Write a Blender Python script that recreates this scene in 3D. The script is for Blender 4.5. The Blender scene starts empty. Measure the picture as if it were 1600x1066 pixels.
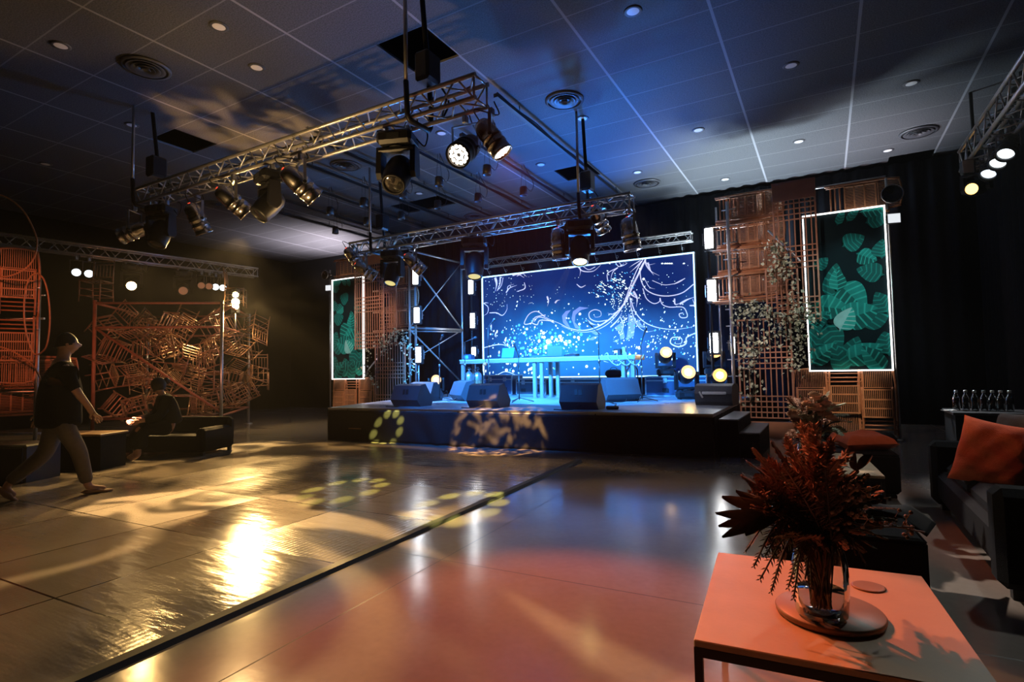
import bpy, bmesh, math, random
from mathutils import Vector, Matrix, Quaternion
random.seed(7)
C = bpy.context.scene.collection
V = Vector
PI = math.pi
# ------------------------------------------------------------------ camera
F_PX = 856.0
_y = V((490, -35, -F_PX)).normalized()
_x = V((1500, 72, F_PX)).normalized()
_x = (_x - _x.dot(_y) * _y).normalized()
_z = _x.cross(_y)
ROT = Matrix((_x, _y, _z))                 # camera space -> world
CAM = V((0, 0, 1.3))
cd = bpy.data.cameras.new('camera'); cam = bpy.data.objects.new('camera', cd); C.objects.link(cam)
cam.matrix_world = Matrix.Translation(CAM) @ ROT.to_4x4()
cd.sensor_width = 36; cd.lens = F_PX / 1600 * 36; cd.clip_start = .05
bpy.context.scene.camera = cam

def at(px, py, x=None, y=None, z=None, zc=None):
    """the place where the line of sight of a photo pixel meets a plane of the room"""
    d = ROT @ V((px - 800, -(py - 533), -F_PX))
    if x is not None: t = (x - CAM.x) / d.x
    elif y is not None: t = (y - CAM.y) / d.y
    elif z is not None: t = (z - CAM.z) / d.z
    else: t = zc / F_PX
    return CAM + d * t

# ------------------------------------------------------------------ materials
def nodes(name):
    m = bpy.data.materials.new(name); m.use_nodes = True
    nt = m.node_tree; return m, nt, nt.nodes, nt.links, nt.nodes['Principled BSDF']

def pm(name, col, rough=.5, metal=0., var=.18, scale=18., bump=0., bscale=60., coat=0., trans=0., spec=.5, ior=1.45):
    m, nt, N, L, b = nodes(name)
    tc = N.new('ShaderNodeTexCoord')
    no = N.new('ShaderNodeTexNoise'); no.inputs['Scale'].default_value = scale; no.inputs['Detail'].default_value = 4
    L.new(tc.outputs['Object'], no.inputs['Vector'])
    mx = N.new('ShaderNodeMix'); mx.data_type = 'RGBA'
    mx.inputs[6].default_value = (*[c * (1 - var) for c in col], 1); mx.inputs[7].default_value = (*[min(1, c * (1 + var)) for c in col], 1)
    L.new(no.outputs['Fac'], mx.inputs[0]); L.new(mx.outputs[2], b.inputs['Base Color'])
    b.inputs['Roughness'].default_value = rough; b.inputs['Metallic'].default_value = metal
    b.inputs['Coat Weight'].default_value = coat; b.inputs['Transmission Weight'].default_value = trans
    b.inputs['Specular IOR Level'].default_value = spec; b.inputs['IOR'].default_value = ior
    if bump:
        n2 = N.new('ShaderNodeTexNoise'); n2.inputs['Scale'].default_value = bscale; n2.inputs['Detail'].default_value = 3
        L.new(tc.outputs['Object'], n2.inputs['Vector'])
        bp = N.new('ShaderNodeBump'); bp.inputs['Strength'].default_value = bump; bp.inputs['Distance'].default_value = .01
        L.new(n2.outputs['Fac'], bp.inputs['Height']); L.new(bp.outputs['Normal'], b.inputs['Normal'])
    return m

def em(name, col, s):
    m, nt, N, L, b = nodes(name)
    b.inputs['Base Color'].default_value = (*[min(1, c * .5) for c in col], 1)
    b.inputs['Emission Color'].default_value = (*col, 1); b.inputs['Emission Strength'].default_value = s
    m.cycles.emission_sampling = 'FRONT' if s > 3 else 'AUTO'
    return m

M = {}
M['alu'] = pm('brushed_aluminium', (.55, .53, .5), .34, .7, .12, 30)
M['steel'] = pm('galvanised_steel', (.5, .5, .5), .38, 1, .2, 25)
M['chrome'] = pm('polished_metal', (.62, .6, .58), .22, 1, .1, 10)
M['black'] = pm('black_paint', (.012, .012, .013), .45, 0, .3, 30)
M['skirt'] = pm('dark_skirt_cloth', (.026, .026, .028), .75, 0, .25, 30, .35, 200, spec=.2)
M['black_cloth'] = pm('black_cloth', (.010, .011, .013), .8, 0, .3, 40, .4, 200, spec=.15)
M['sofa'] = pm('black_upholstery', (.009, .010, .0125), .75, 0, .35, 60, .5, 260, spec=.12)
M['curtain'] = pm('black_velvet', (.006, .007, .010), .9, 0, .3, 8, spec=.08)
M['wallblack'] = pm('black_wall', (.004, .0042, .005), .95, 0, .25, 3, .1, spec=.1)
M['rubber'] = pm('black_rubber', (.01, .01, .01), .6, 0, .2, 20)
M['plastic'] = pm('dark_grey_plastic', (.03, .032, .036), .4, 0, .15, 25)
M['speaker'] = pm('textured_speaker_paint', (.05, .055, .065), .55, 0, .2, 50, .3, 300)
M['grille'] = pm('speaker_grille', (.02, .02, .022), .5, .4, .3, 120, .3, 300)
M['bamboo'] = pm('stained_bamboo', (.40, .17, .08), .38, 0, .3, 14, .1, 80)
M['bamboo2'] = pm('bamboo_slats', (.44, .21, .105), .42, 0, .32, 22, .1, 90)
M['board'] = pm('plywood_board', (.50, .24, .13), .5, 0, .2, 6)
M['lattice'] = pm('reddish_wood_lattice', (.40, .20, .125), .45, 0, .25, 16)
M['redpaint'] = pm('red_oxide_paint', (.28, .10, .06), .5, 0, .3, 14)
M['chiavari'] = pm('bronze_resin', (.30, .155, .095), .28, .3, .2, 20)
M['deck'] = pm('painted_stage_plywood', (.30, .31, .33), .30, 0, .3, 5, .08, 40)
M['tabletop'] = pm('pale_oak', (.50, .36, .23), .42, 0, .14, 7, .05, 60)
M['tray'] = pm('dark_oak', (.27, .17, .10), .45, 0, .25, 9)
M['orange'] = pm('orange_linen', (.55, .13, .06), .85, 0, .16, 40, .5, 220)
M['greycush'] = pm('charcoal_linen', (.035, .045, .05), .9, 0, .2, 40, .4, 200)
M['skin'] = pm('skin', (.42, .24, .17), .5, 0, .1, 12)
M['hair'] = pm('dark_hair', (.012, .009, .008), .6, 0, .3, 60)
M['shirt'] = pm('black_cotton', (.005, .005, .006), .85, 0, .2, 30, spec=.1)
M['trousers'] = pm('grey_trousers', (.09, .075, .065), .8, 0, .2, 25)
M['white'] = pm('white_cloth', (.62, .58, .54), .8, 0, .06, 12)
M['shoe'] = pm('tan_shoes', (.30, .17, .10), .6, 0, .2, 20)
def thin_glass(name, tint, base, rough):
    m = bpy.data.materials.new(name); m.use_nodes = True; nt = m.node_tree; N, L = nt.nodes, nt.links; N.remove(N['Principled BSDF'])
    t = N.new('ShaderNodeBsdfTransparent'); t.inputs[0].default_value = (*tint, 1); g = N.new('ShaderNodeBsdfGlossy'); g.inputs['Roughness'].default_value = rough
    lw = N.new('ShaderNodeLayerWeight'); lw.inputs['Blend'].default_value = base; mx = N.new('ShaderNodeMixShader')
    L.new(lw.outputs['Fresnel'], mx.inputs[0]); L.new(t.outputs[0], mx.inputs[1]); L.new(g.outputs[0], mx.inputs[2]); L.new(mx.outputs[0], N['Material Output'].inputs[0]); return m
M['glass'] = thin_glass('clear_glass', (.93, .95, .95), .14, .05)
M['bottle'] = thin_glass('bottle_glass', (.9, .93, .93), .35, .05)
M['water'] = thin_glass('water', (.93, .96, .97), .1, .02)
M['stem'] = pm('dark_stems', (.045, .05, .025), .7, 0, .3, 30)
M['darkleaf'] = pm('dark_dried_leaf', (.085, .060, .042), .5, 0, .3, 20)
M['olive'] = pm('dusky_green_leaf', (.17, .15, .09), .6, 0, .35, 25)
M['rust'] = pm('rust_dried_flower', (.36, .20, .14), .85, 0, .4, 45)
M['pampas'] = pm('tan_plume', (.52, .36, .27), .9, 0, .3, 50)
M['rose'] = pm('peach_rose_petal', (.66, .36, .25), .7, 0, .2, 30)
M['ivy'] = pm('pale_green_ivy', (.50, .58, .44), .55, 0, .4, 30)
M['case'] = pm('flight_case_laminate', (.05, .055, .07), .4, 0, .2, 20)
M['co2'] = pm('silver_gas_cylinder', (.55, .55, .56), .3, .8, .1, 12)
M['lensoff'] = pm('dark_lens', (.02, .02, .025), .08, 0, .1, 10, coat=1)
M['downlens'] = pm('frosted_downlight_lens', (.62, .6, .58), .4, 0, .05, 12)
M['ventgrey'] = pm('dark_grey_vent', (.045, .045, .05), .5, 0, .15, 12)
M['navy_case'] = pm('blue_cabinet_laminate', (.04, .07, .13), .4, 0, .2, 20)
M['tan'] = pm('tan_cardboard', (.30, .17, .09), .8, 0, .2, 10)
E_WHITE = em('lit_strobe_panel', (.93, .96, 1), 28)
E_BORDER = em('white_led_strip', (1, .93, .88), 3.2)
E_SCRB = em('screen_edge_strip', (.45, .75, 1), 2.2)
E_WARM = em('lit_warm_lens', (1, .62, .25), 22)
E_WARMHOT = em('lit_blinder_lens', (1, .70, .28), 60)
E_PAR = em('lit_led_cells', (1, .80, .60), 25)
E_YEL = em('lit_yellow_lens', (1, .80, .25), .75)
E_COOL = em('lit_cool_lens', (.85, .95, 1), 2.5)
E_DIM = em('dim_amber_lens', (1, .42, .2), .16)
E_RED = em('red_pilot_lamp', (1, .07, .03), 2.0)
E_AMBER = em('amber_glass_glow', (1, .48, .12), 2.2)
E_SCREEN = em('tablet_screen', (.05, .45, .95), .9)

# ------------------------------------------------------------------ mesh builder
def frame_of(d):
    d = V(d).normalized()
    up = V((0, 0, 1)) if abs(d.z) < .98 else V((0, 1, 0))
    u = d.cross(up).normalized(); w = u.cross(d).normalized()
    return u, w, d

class MB:
    def __init__(s): s.v = []; s.f = []; s.sm = []; s.mi = []; s.cur = 0
    def add(s, vs, fs, smooth=False):
        o = len(s.v); s.v += [tuple(p) for p in vs]
        for f in fs:
            s.f.append([i + o for i in f]); s.sm.append(smooth); s.mi.append(s.cur)
        return s
    def box(s, c, size, R=None, b=0.):
        c = V(c); h = V(size) / 2
        if b <= 0:
            P = [V((sx * h.x, sy * h.y, sz * h.z)) for sz in (-1, 1) for sy in (-1, 1) for sx in (-1, 1)]
            Fs = [(0, 2, 3, 1), (4, 5, 7, 6), (0, 1, 5, 4), (2, 6, 7, 3), (0, 4, 6, 2), (1, 3, 7, 5)]
        else:
            b = min(b, h.x * .9, h.y * .9, h.z * .9)
            P = []; idx = {}
            for sx in (-1, 1):
                for sy in (-1, 1):
                    for sz in (-1, 1):
                        for a in range(3):
                            q = [sx * (h.x - b), sy * (h.y - b), sz * (h.z - b)]
                            q[a] = (sx, sy, sz)[a] * h[a]
                            idx[(sx, sy, sz, a)] = len(P); P.append(V(q))
            Fs = []
            S = (-1, 1)
            for a in range(3):
                o1, o2 = [(1, 2), (2, 0), (0, 1)][a]
                for sg in S:
                    r = []
                    for (p, q) in ((-1, -1), (1, -1), (1, 1), (-1, 1)):
                        k = [0, 0, 0]; k[a] = sg; k[o1] = p; k[o2] = q
                        r.append(idx[(*k, a)])
                    Fs.append(r if sg > 0 else r[::-1])
                # edges along axis a
                for p in S:
                    for q in S:
                        k0 = [0, 0, 0]; k0[a] = -1; k0[o1] = p; k0[o2] = q
                        k1 = list(k0); k1[a] = 1
                        r = [idx[(*k0, o1)], idx[(*k1, o1)], idx[(*k1, o2)], idx[(*k0, o2)]]
                        Fs.append(r if p * q < 0 else r[::-1])
            for sx in S:
                for sy in S:
                    for sz in S:
                        r = [idx[(sx, sy, sz, a)] for a in range(3)]
                        Fs.append(r if sx * sy * sz > 0 else r[::-1])
        if R is not None: P = [R @ p for p in P]
        return s.add([p + c for p in P], Fs)
    def bar(s, p0, p1, w, h, up=(0, 0, 1)):
        p0 = V(p0); p1 = V(p1); d = p1 - p0; L = d.length
        if L < 1e-6: return s
        d.normalize(); up = V(up)
        if abs(d.dot(up)) > .98: up = V((0, 1, 0)) if abs(d.y) < .9 else V((1, 0, 0))
        u = d.cross(up).normalized(); w2 = u.cross(d)
        R = Matrix((u, d, w2)).transposed()
        return s.box((p0 + p1) / 2, (w, L, h), R)
    def tube(s, p0, p1, r, n=8, r2=None, cap=True):
        p0 = V(p0); p1 = V(p1)
        if (p1 - p0).length < 1e-6: return s
        u, w, d = frame_of(p1 - p0); r2 = r if r2 is None else r2
        P = []
        for (p, rr) in ((p0, r), (p1, r2)):
            for k in range(n):
                a = 2 * PI * k / n; P.append(p + u * (rr * math.cos(a)) + w * (rr * math.sin(a)))
        s.add(P, [(k, (k + 1) % n, n + (k + 1) % n, n + k) for k in range(n)], True)
        if cap:
            o = len(s.v) - 2 * n
            s.f.append([o + k for k in range(n)][::-1]); s.f.append([o + n + k for k in range(n)]); s.sm += [False] * 2; s.mi += [s.cur] * 2
        return s
    def path(s, pts, r, n=6, closed=False):
        pts = [V(p) for p in pts]; m = len(pts)
        rs = r if isinstance(r, (list, tuple)) else [r] * m
        P = []; u = None
        for i, p in enumerate(pts):
            a = pts[i - 1] if (i or closed) else p
            b = pts[(i + 1) % m] if (i < m - 1 or closed) else p
            d = (b - a).normalized()
            if u is None: u, w, _ = frame_of(d)
            else:
                u = (u - d * u.dot(d)).normalized(); w = u.cross(d).normalized()
            for k in range(n):
                t = 2 * PI * k / n; P.append(p + u * (rs[i] * math.cos(t)) + w * (rs[i] * math.sin(t)))
        Fs = []
        for i in range(m if closed else m - 1):
            j = (i + 1) % m
            for k in range(n): Fs.append((i * n + k, j * n + k, j * n + (k + 1) % n, i * n + (k + 1) % n))
        if not closed:
            Fs.append(list(range(n))); Fs.append([(m - 1) * n + k for k in range(n)][::-1])
        return s.add(P, Fs, True)
    def lathe(s, prof, o=(0, 0, 0), d=(0, 0, 1), n=16, cap0=True, cap1=True, rib=0, ribn=0):
        u, w, d = frame_of(d); o = V(o); P = []
        for (r, h) in prof:
            for k in range(n):
                a = 2 * PI * k / n; rr = r * (1 + rib * (1 if k % 2 else -1)) if rib else r
                P.append(o + d * h + u * (rr * math.cos(a)) + w * (rr * math.sin(a)))
        Fs = []
        for i in range(len(prof) - 1):
            for k in range(n): Fs.append((i * n + k, i * n + (k + 1) % n, (i + 1) * n + (k + 1) % n, (i + 1) * n + k))
        s.add(P, Fs, True); b = len(s.v) - len(P)
        if cap0: s.f.append([b + k for k in range(n)][::-1]); s.sm.append(False); s.mi.append(s.cur)
        if cap1: s.f.append([b + (len(prof) - 1) * n + k for k in range(n)]); s.sm.append(False); s.mi.append(s.cur)
        return s
    def prism(s, poly, depth, T):
        n = len(poly)
        P = [T @ V((p[0], p[1], -depth / 2)) for p in poly] + [T @ V((p[0], p[1], depth / 2)) for p in poly]
        Fs = [(k, (k + 1) % n, n + (k + 1) % n, n + k) for k in range(n)] + [list(range(n))[::-1], [n + k for k in range(n)]]
        return s.add(P, Fs)
    def flat(s, pts): return s.add(pts, [list(range(len(pts)))])
    def grid(s, fn, nu, nv, smooth=True):
        P = [fn(i / nu, j / nv) for j in range(nv + 1) for i in range(nu + 1)]
        Fs = [(j * (nu + 1) + i, j * (nu + 1) + i + 1, (j + 1) * (nu + 1) + i + 1, (j + 1) * (nu + 1) + i) for j in range(nv) for i in range(nu)]
        return s.add(P, Fs, smooth)
    def build(s, name, mat, parent=None, loc=None, solid=0.):
        me = bpy.data.meshes.new(name); me.from_pydata(s.v, [], s.f)
        me.polygons.foreach_set('use_smooth', s.sm); me.polygons.foreach_set('material_index', s.mi)
        for m in (mat if isinstance(mat, (list, tuple)) else [mat]): me.materials.append(m)
        me.validate(); me.update()
        o = bpy.data.objects.new(name, me); C.objects.link(o)
        if parent is not None: o.parent = parent
        if loc is not None: o.location = loc
        if solid:
            md = o.modifiers.new('thickness', 'SOLIDIFY'); md.thickness = solid; md.offset = 0
        return o

def tag(o, label, cat, group=None, kind=None):
    o['label'] = label; o['category'] = cat
    if group: o['group'] = group
    if kind: o['kind'] = kind
    return o
def thing(name, label, cat, loc=(0, 0, 0), rz=0, group=None, R=None):
    o = bpy.data.objects.new(name, None); C.objects.link(o); o.empty_display_size = .1
    o.location = loc
    if R is not None:
        o.rotation_mode = 'QUATERNION'; o.rotation_quaternion = R.to_quaternion()
    else: o.rotation_euler = (0, 0, rz)
    return tag(o, label, cat, group)
def struct(o): o['kind'] = 'structure'; return o
def dup(root, label, loc=None, rz=None, R=None, group=None):
    kids = [k for k in bpy.data.objects if k.parent is root]
    r = root.copy(); C.objects.link(r)
    if loc is not None: r.location = loc
    if R is not None:
        r.rotation_mode = 'QUATERNION'; r.rotation_quaternion = R.to_quaternion()
    elif rz is not None: r.rotation_mode = 'XYZ'; r.rotation_euler = (0, 0, rz)
    r['label'] = label
    if group: r['group'] = group
    for k in kids:
        c = k.copy(); C.objects.link(c); c.parent = r
        for g in [g for g in bpy.data.objects if g.parent is k]:
            d = g.copy(); C.objects.link(d); d.parent = c
    return r
def lerp(a, b, t): return a + (b - a) * t
def spline(pts, k=6):
    """Catmull-Rom through the points"""
    pts = [V(p) for p in pts]; out = []
    q = [2 * pts[0] - pts[1]] + pts + [2 * pts[-1] - pts[-2]]
    for i in range(1, len(q) - 2):
        for j in range(k):
            t = j / k; a, b, c, d = q[i - 1], q[i], q[i + 1], q[i + 2]
            out.append(.5 * ((2 * b) + (c - a) * t + (2 * a - 5 * b + 4 * c - d) * t * t + (3 * b - a - 3 * c + d) * t ** 3))
    out.append(pts[-1]); return out
ST = .62                                   # stage height
ZC = 5.6                                   # ceiling height
# ================================================================== setting
def mnode(N, op, a, b=None, L=None):
    n = N.new('ShaderNodeMath'); n.operation = op
    for i, v in enumerate((a, b)):
        if v is None: continue
        if isinstance(v, (int, float)): n.inputs[i].default_value = v
        else: L.new(v, n.inputs[i])
    return n.outputs[0]
def line_mask(N, L, coord, off, period, half):
    """1 on lines every `period`, measured in metres along coord"""
    a = mnode(N, 'SUBTRACT', coord, off, L); a = mnode(N, 'DIVIDE', a, period, L)
    f = mnode(N, 'FRACT', mnode(N, 'ADD', a, .5, L), None, L); f = mnode(N, 'ABSOLUTE', mnode(N, 'SUBTRACT', f, .5, L), None, L)
    return mnode(N, 'LESS_THAN', f, half / period, L)
def rot_xy(N, L, ang):
    tc = N.new('ShaderNodeTexCoord'); mp = N.new('ShaderNodeMapping'); mp.inputs['Rotation'].default_value = (0, 0, ang)
    L.new(tc.outputs['Object'], mp.inputs['Vector'])
    sp = N.new('ShaderNodeSeparateXYZ'); L.new(mp.outputs[0], sp.inputs[0])
    return tc, mp, sp

def concrete():
    m, nt, N, L, b = nodes('polished_concrete')
    tc, mp, sp = rot_xy(N, L, math.radians(-2.2))
    n1 = N.new('ShaderNodeTexNoise'); n1.inputs['Scale'].default_value = .9; n1.inputs['Detail'].default_value = 8; n1.inputs['Roughness'].default_value = .65
    n2 = N.new('ShaderNodeTexNoise'); n2.inputs['Scale'].default_value = 22; n2.inputs['Detail'].default_value = 5
    for n in (n1, n2): L.new(mp.outputs[0], n.inputs['Vector'])
    cr = N.new('ShaderNodeValToRGB'); cr.color_ramp.elements[0].position = .3; cr.color_ramp.elements[1].position = .75
    cr.color_ramp.elements[0].color = (.20, .17, .15, 1); cr.color_ramp.elements[1].color = (.28, .245, .22, 1)
    f = mnode(N, 'ADD', mnode(N, 'MULTIPLY', n1.outputs['Fac'], .75, L), mnode(N, 'MULTIPLY', n2.outputs['Fac'], .25, L), L)
    L.new(f, cr.inputs[0])
    j = mnode(N, 'MAXIMUM', line_mask(N, L, sp.outputs['X'], -2.23, 4.6, .005), line_mask(N, L, sp.outputs['Y'], 3.17, 4.7, .005), L)
    mx = N.new('ShaderNodeMix'); mx.data_type = 'RGBA'; mx.inputs[7].default_value = (.02, .018, .016, 1)
    L.new(j, mx.inputs[0]); L.new(cr.outputs[0], mx.inputs[6]); L.new(mx.outputs[2], b.inputs['Base Color'])
    r = mnode(N, 'ADD', mnode(N, 'MULTIPLY', n1.outputs['Fac'], .08, L), .125, L)
    L.new(mnode(N, 'ADD', r, mnode(N, 'MULTIPLY', j, .4, L), L), b.inputs['Roughness'])
    bp = N.new('ShaderNodeBump'); bp.inputs['Strength'].default_value = .06; bp.inputs['Distance'].default_value = .02; b.inputs['Specular IOR Level'].default_value = .75
    n3 = N.new('ShaderNodeTexNoise'); n3.inputs['Scale'].default_value = 5; n3.inputs['Detail'].default_value = 4; L.new(mp.outputs[0], n3.inputs['Vector'])
    L.new(n3.outputs['Fac'], bp.inputs['Height']); L.new(bp.outputs['Normal'], b.inputs['Normal'])
    return m
def dance_mat():
    m, nt, N, L, b = nodes('dance_floor_panels')
    tc = N.new('ShaderNodeTexCoord'); sp = N.new('ShaderNodeSeparateXYZ'); L.new(tc.outputs['Object'], sp.inputs[0])
    cx = mnode(N, 'FLOOR', mnode(N, 'DIVIDE', sp.outputs['X'], 1.08, L), None, L); cy = mnode(N, 'FLOOR', mnode(N, 'DIVIDE', sp.outputs['Y'], 1.12, L), None, L)
    cb = N.new('ShaderNodeCombineXYZ'); L.new(cx, cb.inputs[0]); L.new(cy, cb.inputs[1])
    wn = N.new('ShaderNodeTexWhiteNoise'); wn.noise_dimensions = '2D'; L.new(cb.outputs[0], wn.inputs['Vector'])
    n1 = N.new('ShaderNodeTexNoise'); n1.inputs['Scale'].default_value = 2.2; n1.inputs['Detail'].default_value = 8; L.new(tc.outputs['Object'], n1.inputs['Vector'])
    cr = N.new('ShaderNodeValToRGB'); cr.color_ramp.elements[0].color = (.15, .125, .105, 1); cr.color_ramp.elements[1].color = (.32, .28, .24, 1)
    f = mnode(N, 'ADD', mnode(N, 'MULTIPLY', wn.outputs['Value'], .45, L), mnode(N, 'MULTIPLY', n1.outputs['Fac'], .55, L), L); L.new(f, cr.inputs[0])
    j = mnode(N, 'MAXIMUM', line_mask(N, L, sp.outputs['X'], 0, 1.08, .007), line_mask(N, L, sp.outputs['Y'], 0, 1.12, .007), L)
    mx = N.new('ShaderNodeMix'); mx.data_type = 'RGBA'; mx.inputs[7].default_value = (.012, .01, .009, 1)
    L.new(j, mx.inputs[0]); L.new(cr.outputs[0], mx.inputs[6]); L.new(mx.outputs[2], b.inputs['Base Color'])
    L.new(mnode(N, 'ADD', mnode(N, 'MULTIPLY', wn.outputs['Value'], .10, L), mnode(N, 'ADD', mnode(N, 'MULTIPLY', n1.outputs['Fac'], .08, L), .09, L), L), b.inputs['Roughness'])
    b.inputs['Specular IOR Level'].default_value = .8
    # ridges pressed into the panels, their depth differs from panel to panel
    sn = mnode(N, 'SINE', mnode(N, 'MULTIPLY', sp.outputs['X'], 2 * PI / .045, L), None, L)
    dp = mnode(N, 'POWER', wn.outputs['Value'], 2.0, L)
    n2 = N.new('ShaderNodeTexNoise'); n2.inputs['Scale'].default_value = 1.6; L.new(tc.outputs['Object'], n2.inputs['Vector'])
    h = mnode(N, 'MULTIPLY', mnode(N, 'MULTIPLY', sn, dp, L), mnode(N, 'SUBTRACT', n2.outputs['Fac'], .25, L), L)
    n3 = N.new('ShaderNodeTexNoise'); n3.inputs['Scale'].default_value = 3.5; n3.inputs['Detail'].default_value = 5
    mp = N.new('ShaderNodeMapping'); mp.inputs['Scale'].default_value = (1, 4, 1); L.new(tc.outputs['Object'], mp.inputs['Vector']); L.new(mp.outputs[0], n3.inputs['Vector'])
    hh = mnode(N, 'ADD', mnode(N, 'MULTIPLY', h, .5, L), mnode(N, 'MULTIPLY', n3.outputs['Fac'], 1.1, L), L)
    bp = N.new('ShaderNodeBump'); bp.inputs['Strength'].default_value = .34; bp.inputs['Distance'].default_value = .012
    L.new(hh, bp.inputs['Height']); L.new(bp.outputs['Normal'], b.inputs['Normal'])
    return m
def ceiling_mat():
    m, nt, N, L, b = nodes('dark_acoustic_tiles')
    tc, mp, sp = rot_xy(N, L, 0)
    n1 = N.new('ShaderNodeTexNoise'); n1.inputs['Scale'].default_value = 55; n1.inputs['Detail'].default_value = 3; n1.inputs['Roughness'].default_value = .8; L.new(tc.outputs['Object'], n1.inputs['Vector'])
    cr = N.new('ShaderNodeValToRGB'); cr.color_ramp.elements[0].position = .35; cr.color_ramp.elements[1].position = .68
    cr.color_ramp.elements[0].color = (.018, .0185, .020, 1); cr.color_ramp.elements[1].color = (.085, .086, .09, 1); L.new(n1.outputs['Fac'], cr.inputs[0])
    jx = line_mask(N, L, sp.outputs['X'], -2.6, 1.575, .018); jy = line_mask(N, L, sp.outputs['Y'], 7.56, .775, .009)
    j = mnode(N, 'MAXIMUM', jx, mnode(N, 'MULTIPLY', jy, .55, L), L)
    mx = N.new('ShaderNodeMix'); mx.data_type = 'RGBA'; mx.inputs[7].default_value = (.19, .19, .20, 1)
    L.new(j, mx.inputs[0]); L.new(cr.outputs[0], mx.inputs[6]); L.new(mx.outputs[2], b.inputs['Base Color'])
    b.inputs['Roughness'].default_value = .75
    bp = N.new('ShaderNodeBump'); bp.inputs['Strength'].default_value = .5; bp.inputs['Distance'].default_value = .01
    L.new(n1.outputs['Fac'], bp.inputs['Height']); L.new(bp.outputs['Normal'], b.inputs['Normal'])
    return m

X0, X1, Y0, Y1 = -18.0, 2.9, -3.0, 14.2
struct(MB().box(((X0 + X1) / 2, (Y0 + Y1) / 2, -.1), (X1 - X0, Y1 - Y0, .2)).build('floor', concrete()))
# ceiling of square tiles, some of them taken out
cw, cdp = .7875, .775
xs = [-2.6 + cw * k for k in range(-20, 8)]; ys = [7.56 + cdp * k for k in range(-14, 9)]
xs = [X0] + [x for x in xs if X0 < x < X1] + [X1]; ys = [Y0] + [y for y in ys if Y0 < y < Y1] + [Y1]
holes = [(-4.6, 5.6), (-4.6, 11.0), (-10.1, 5.6), (1.7, 13.9), (-9.3, 11.0), (-8.5, 11.0)]
mb = MB()
for i in range(len(xs) - 1):
    for j in range(len(ys) - 1):
        a, b, c, d = xs[i], xs[i + 1], ys[j], ys[j + 1]
        if any(a <= hx < b and c <= hy < d for hx, hy in holes): continue
        mb.box(((a + b) / 2, (c + d) / 2, ZC + .015), (b - a, d - c, .03))
struct(mb.build('ceiling', ceiling_mat()))
struct(MB().box(((X0 + X1) / 2, (Y0 + Y1) / 2, ZC + .75), (X1 - X0, Y1 - Y0, .1)).build('trim_1', M['wallblack']))
zt = ZC + .7
struct(MB().box(((X0 + X1) / 2, Y1 + .1, zt / 2), (X1 - X0 + .4, .2, zt)).build('wall_back', M['wallblack']))
struct(MB().box(((X0 + X1) / 2, Y0 - .1, zt / 2), (X1 - X0 + .4, .2, zt)).build('wall_front', M['wallblack']))
struct(MB().box((X0 - .1, (Y0 + Y1) / 2, zt / 2), (.2, Y1 - Y0, zt)).build('wall_left', M['wallblack']))
struct(MB().box((X1 + .1, (Y0 + Y1) / 2, zt / 2), (.2, Y1 - Y0, zt)).build('wall_right', M['wallblack']))

# dance floor
df = thing('dance_floor', 'modular dance floor of square brown panels with a black rim', 'dance floor', (-2.83, .42, 0), math.radians(2.2))
mb = MB(); mb.box((-3.24, 3.36, .009), (6.48, 6.72, .018)); mb.build('floor_panels', dance_mat(), df)
mb = MB(); mb.prism([(0, 0), (.085, 0), (.06, .022), (0, .024)], 6.8, Matrix.Translation((0, 3.36, 0)) @ Matrix.Rotation(PI / 2, 4, 'X'))
mb.build('rim_strip', M['rubber'], df)

# curtains on the right and behind the stage
def curtain(name, label, p0, p1, z0, z1, amp, folds, seed):
    rnd = random.Random(seed); p0 = V(p0); p1 = V(p1); d = p1 - p0; n = V((-d.y, d.x, 0)).normalized()
    ph = [rnd.uniform(.6, 1.4) for _ in range(folds + 2)]
    def fn(u, v):
        t = u * folds; k = int(t); a = amp * ph[k] * math.sin(2 * PI * t) * (.75 + .25 * v)
        p = p0 + d * u + n * (a + .02 * math.sin(9 * u + 3 * v)); return (p.x, p.y, lerp(z0, z1, v))
    o = MB().grid(fn, folds * 8, 4).build(name, M['curtain'], solid=.006)
    return tag(o, label, 'curtain')
curtain('curtain', 'tall black pleated curtain on the right, behind the water bottles', (2.72, 4.0, 0), (2.72, 13.9, 0), .02, 5.5, .06, 34, 1)
curtain('curtain', 'black drape hanging behind the stage', (-13.8, 14.02, 0), (2.5, 14.02, 0), .02, 5.5, .05, 50, 2)

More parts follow.
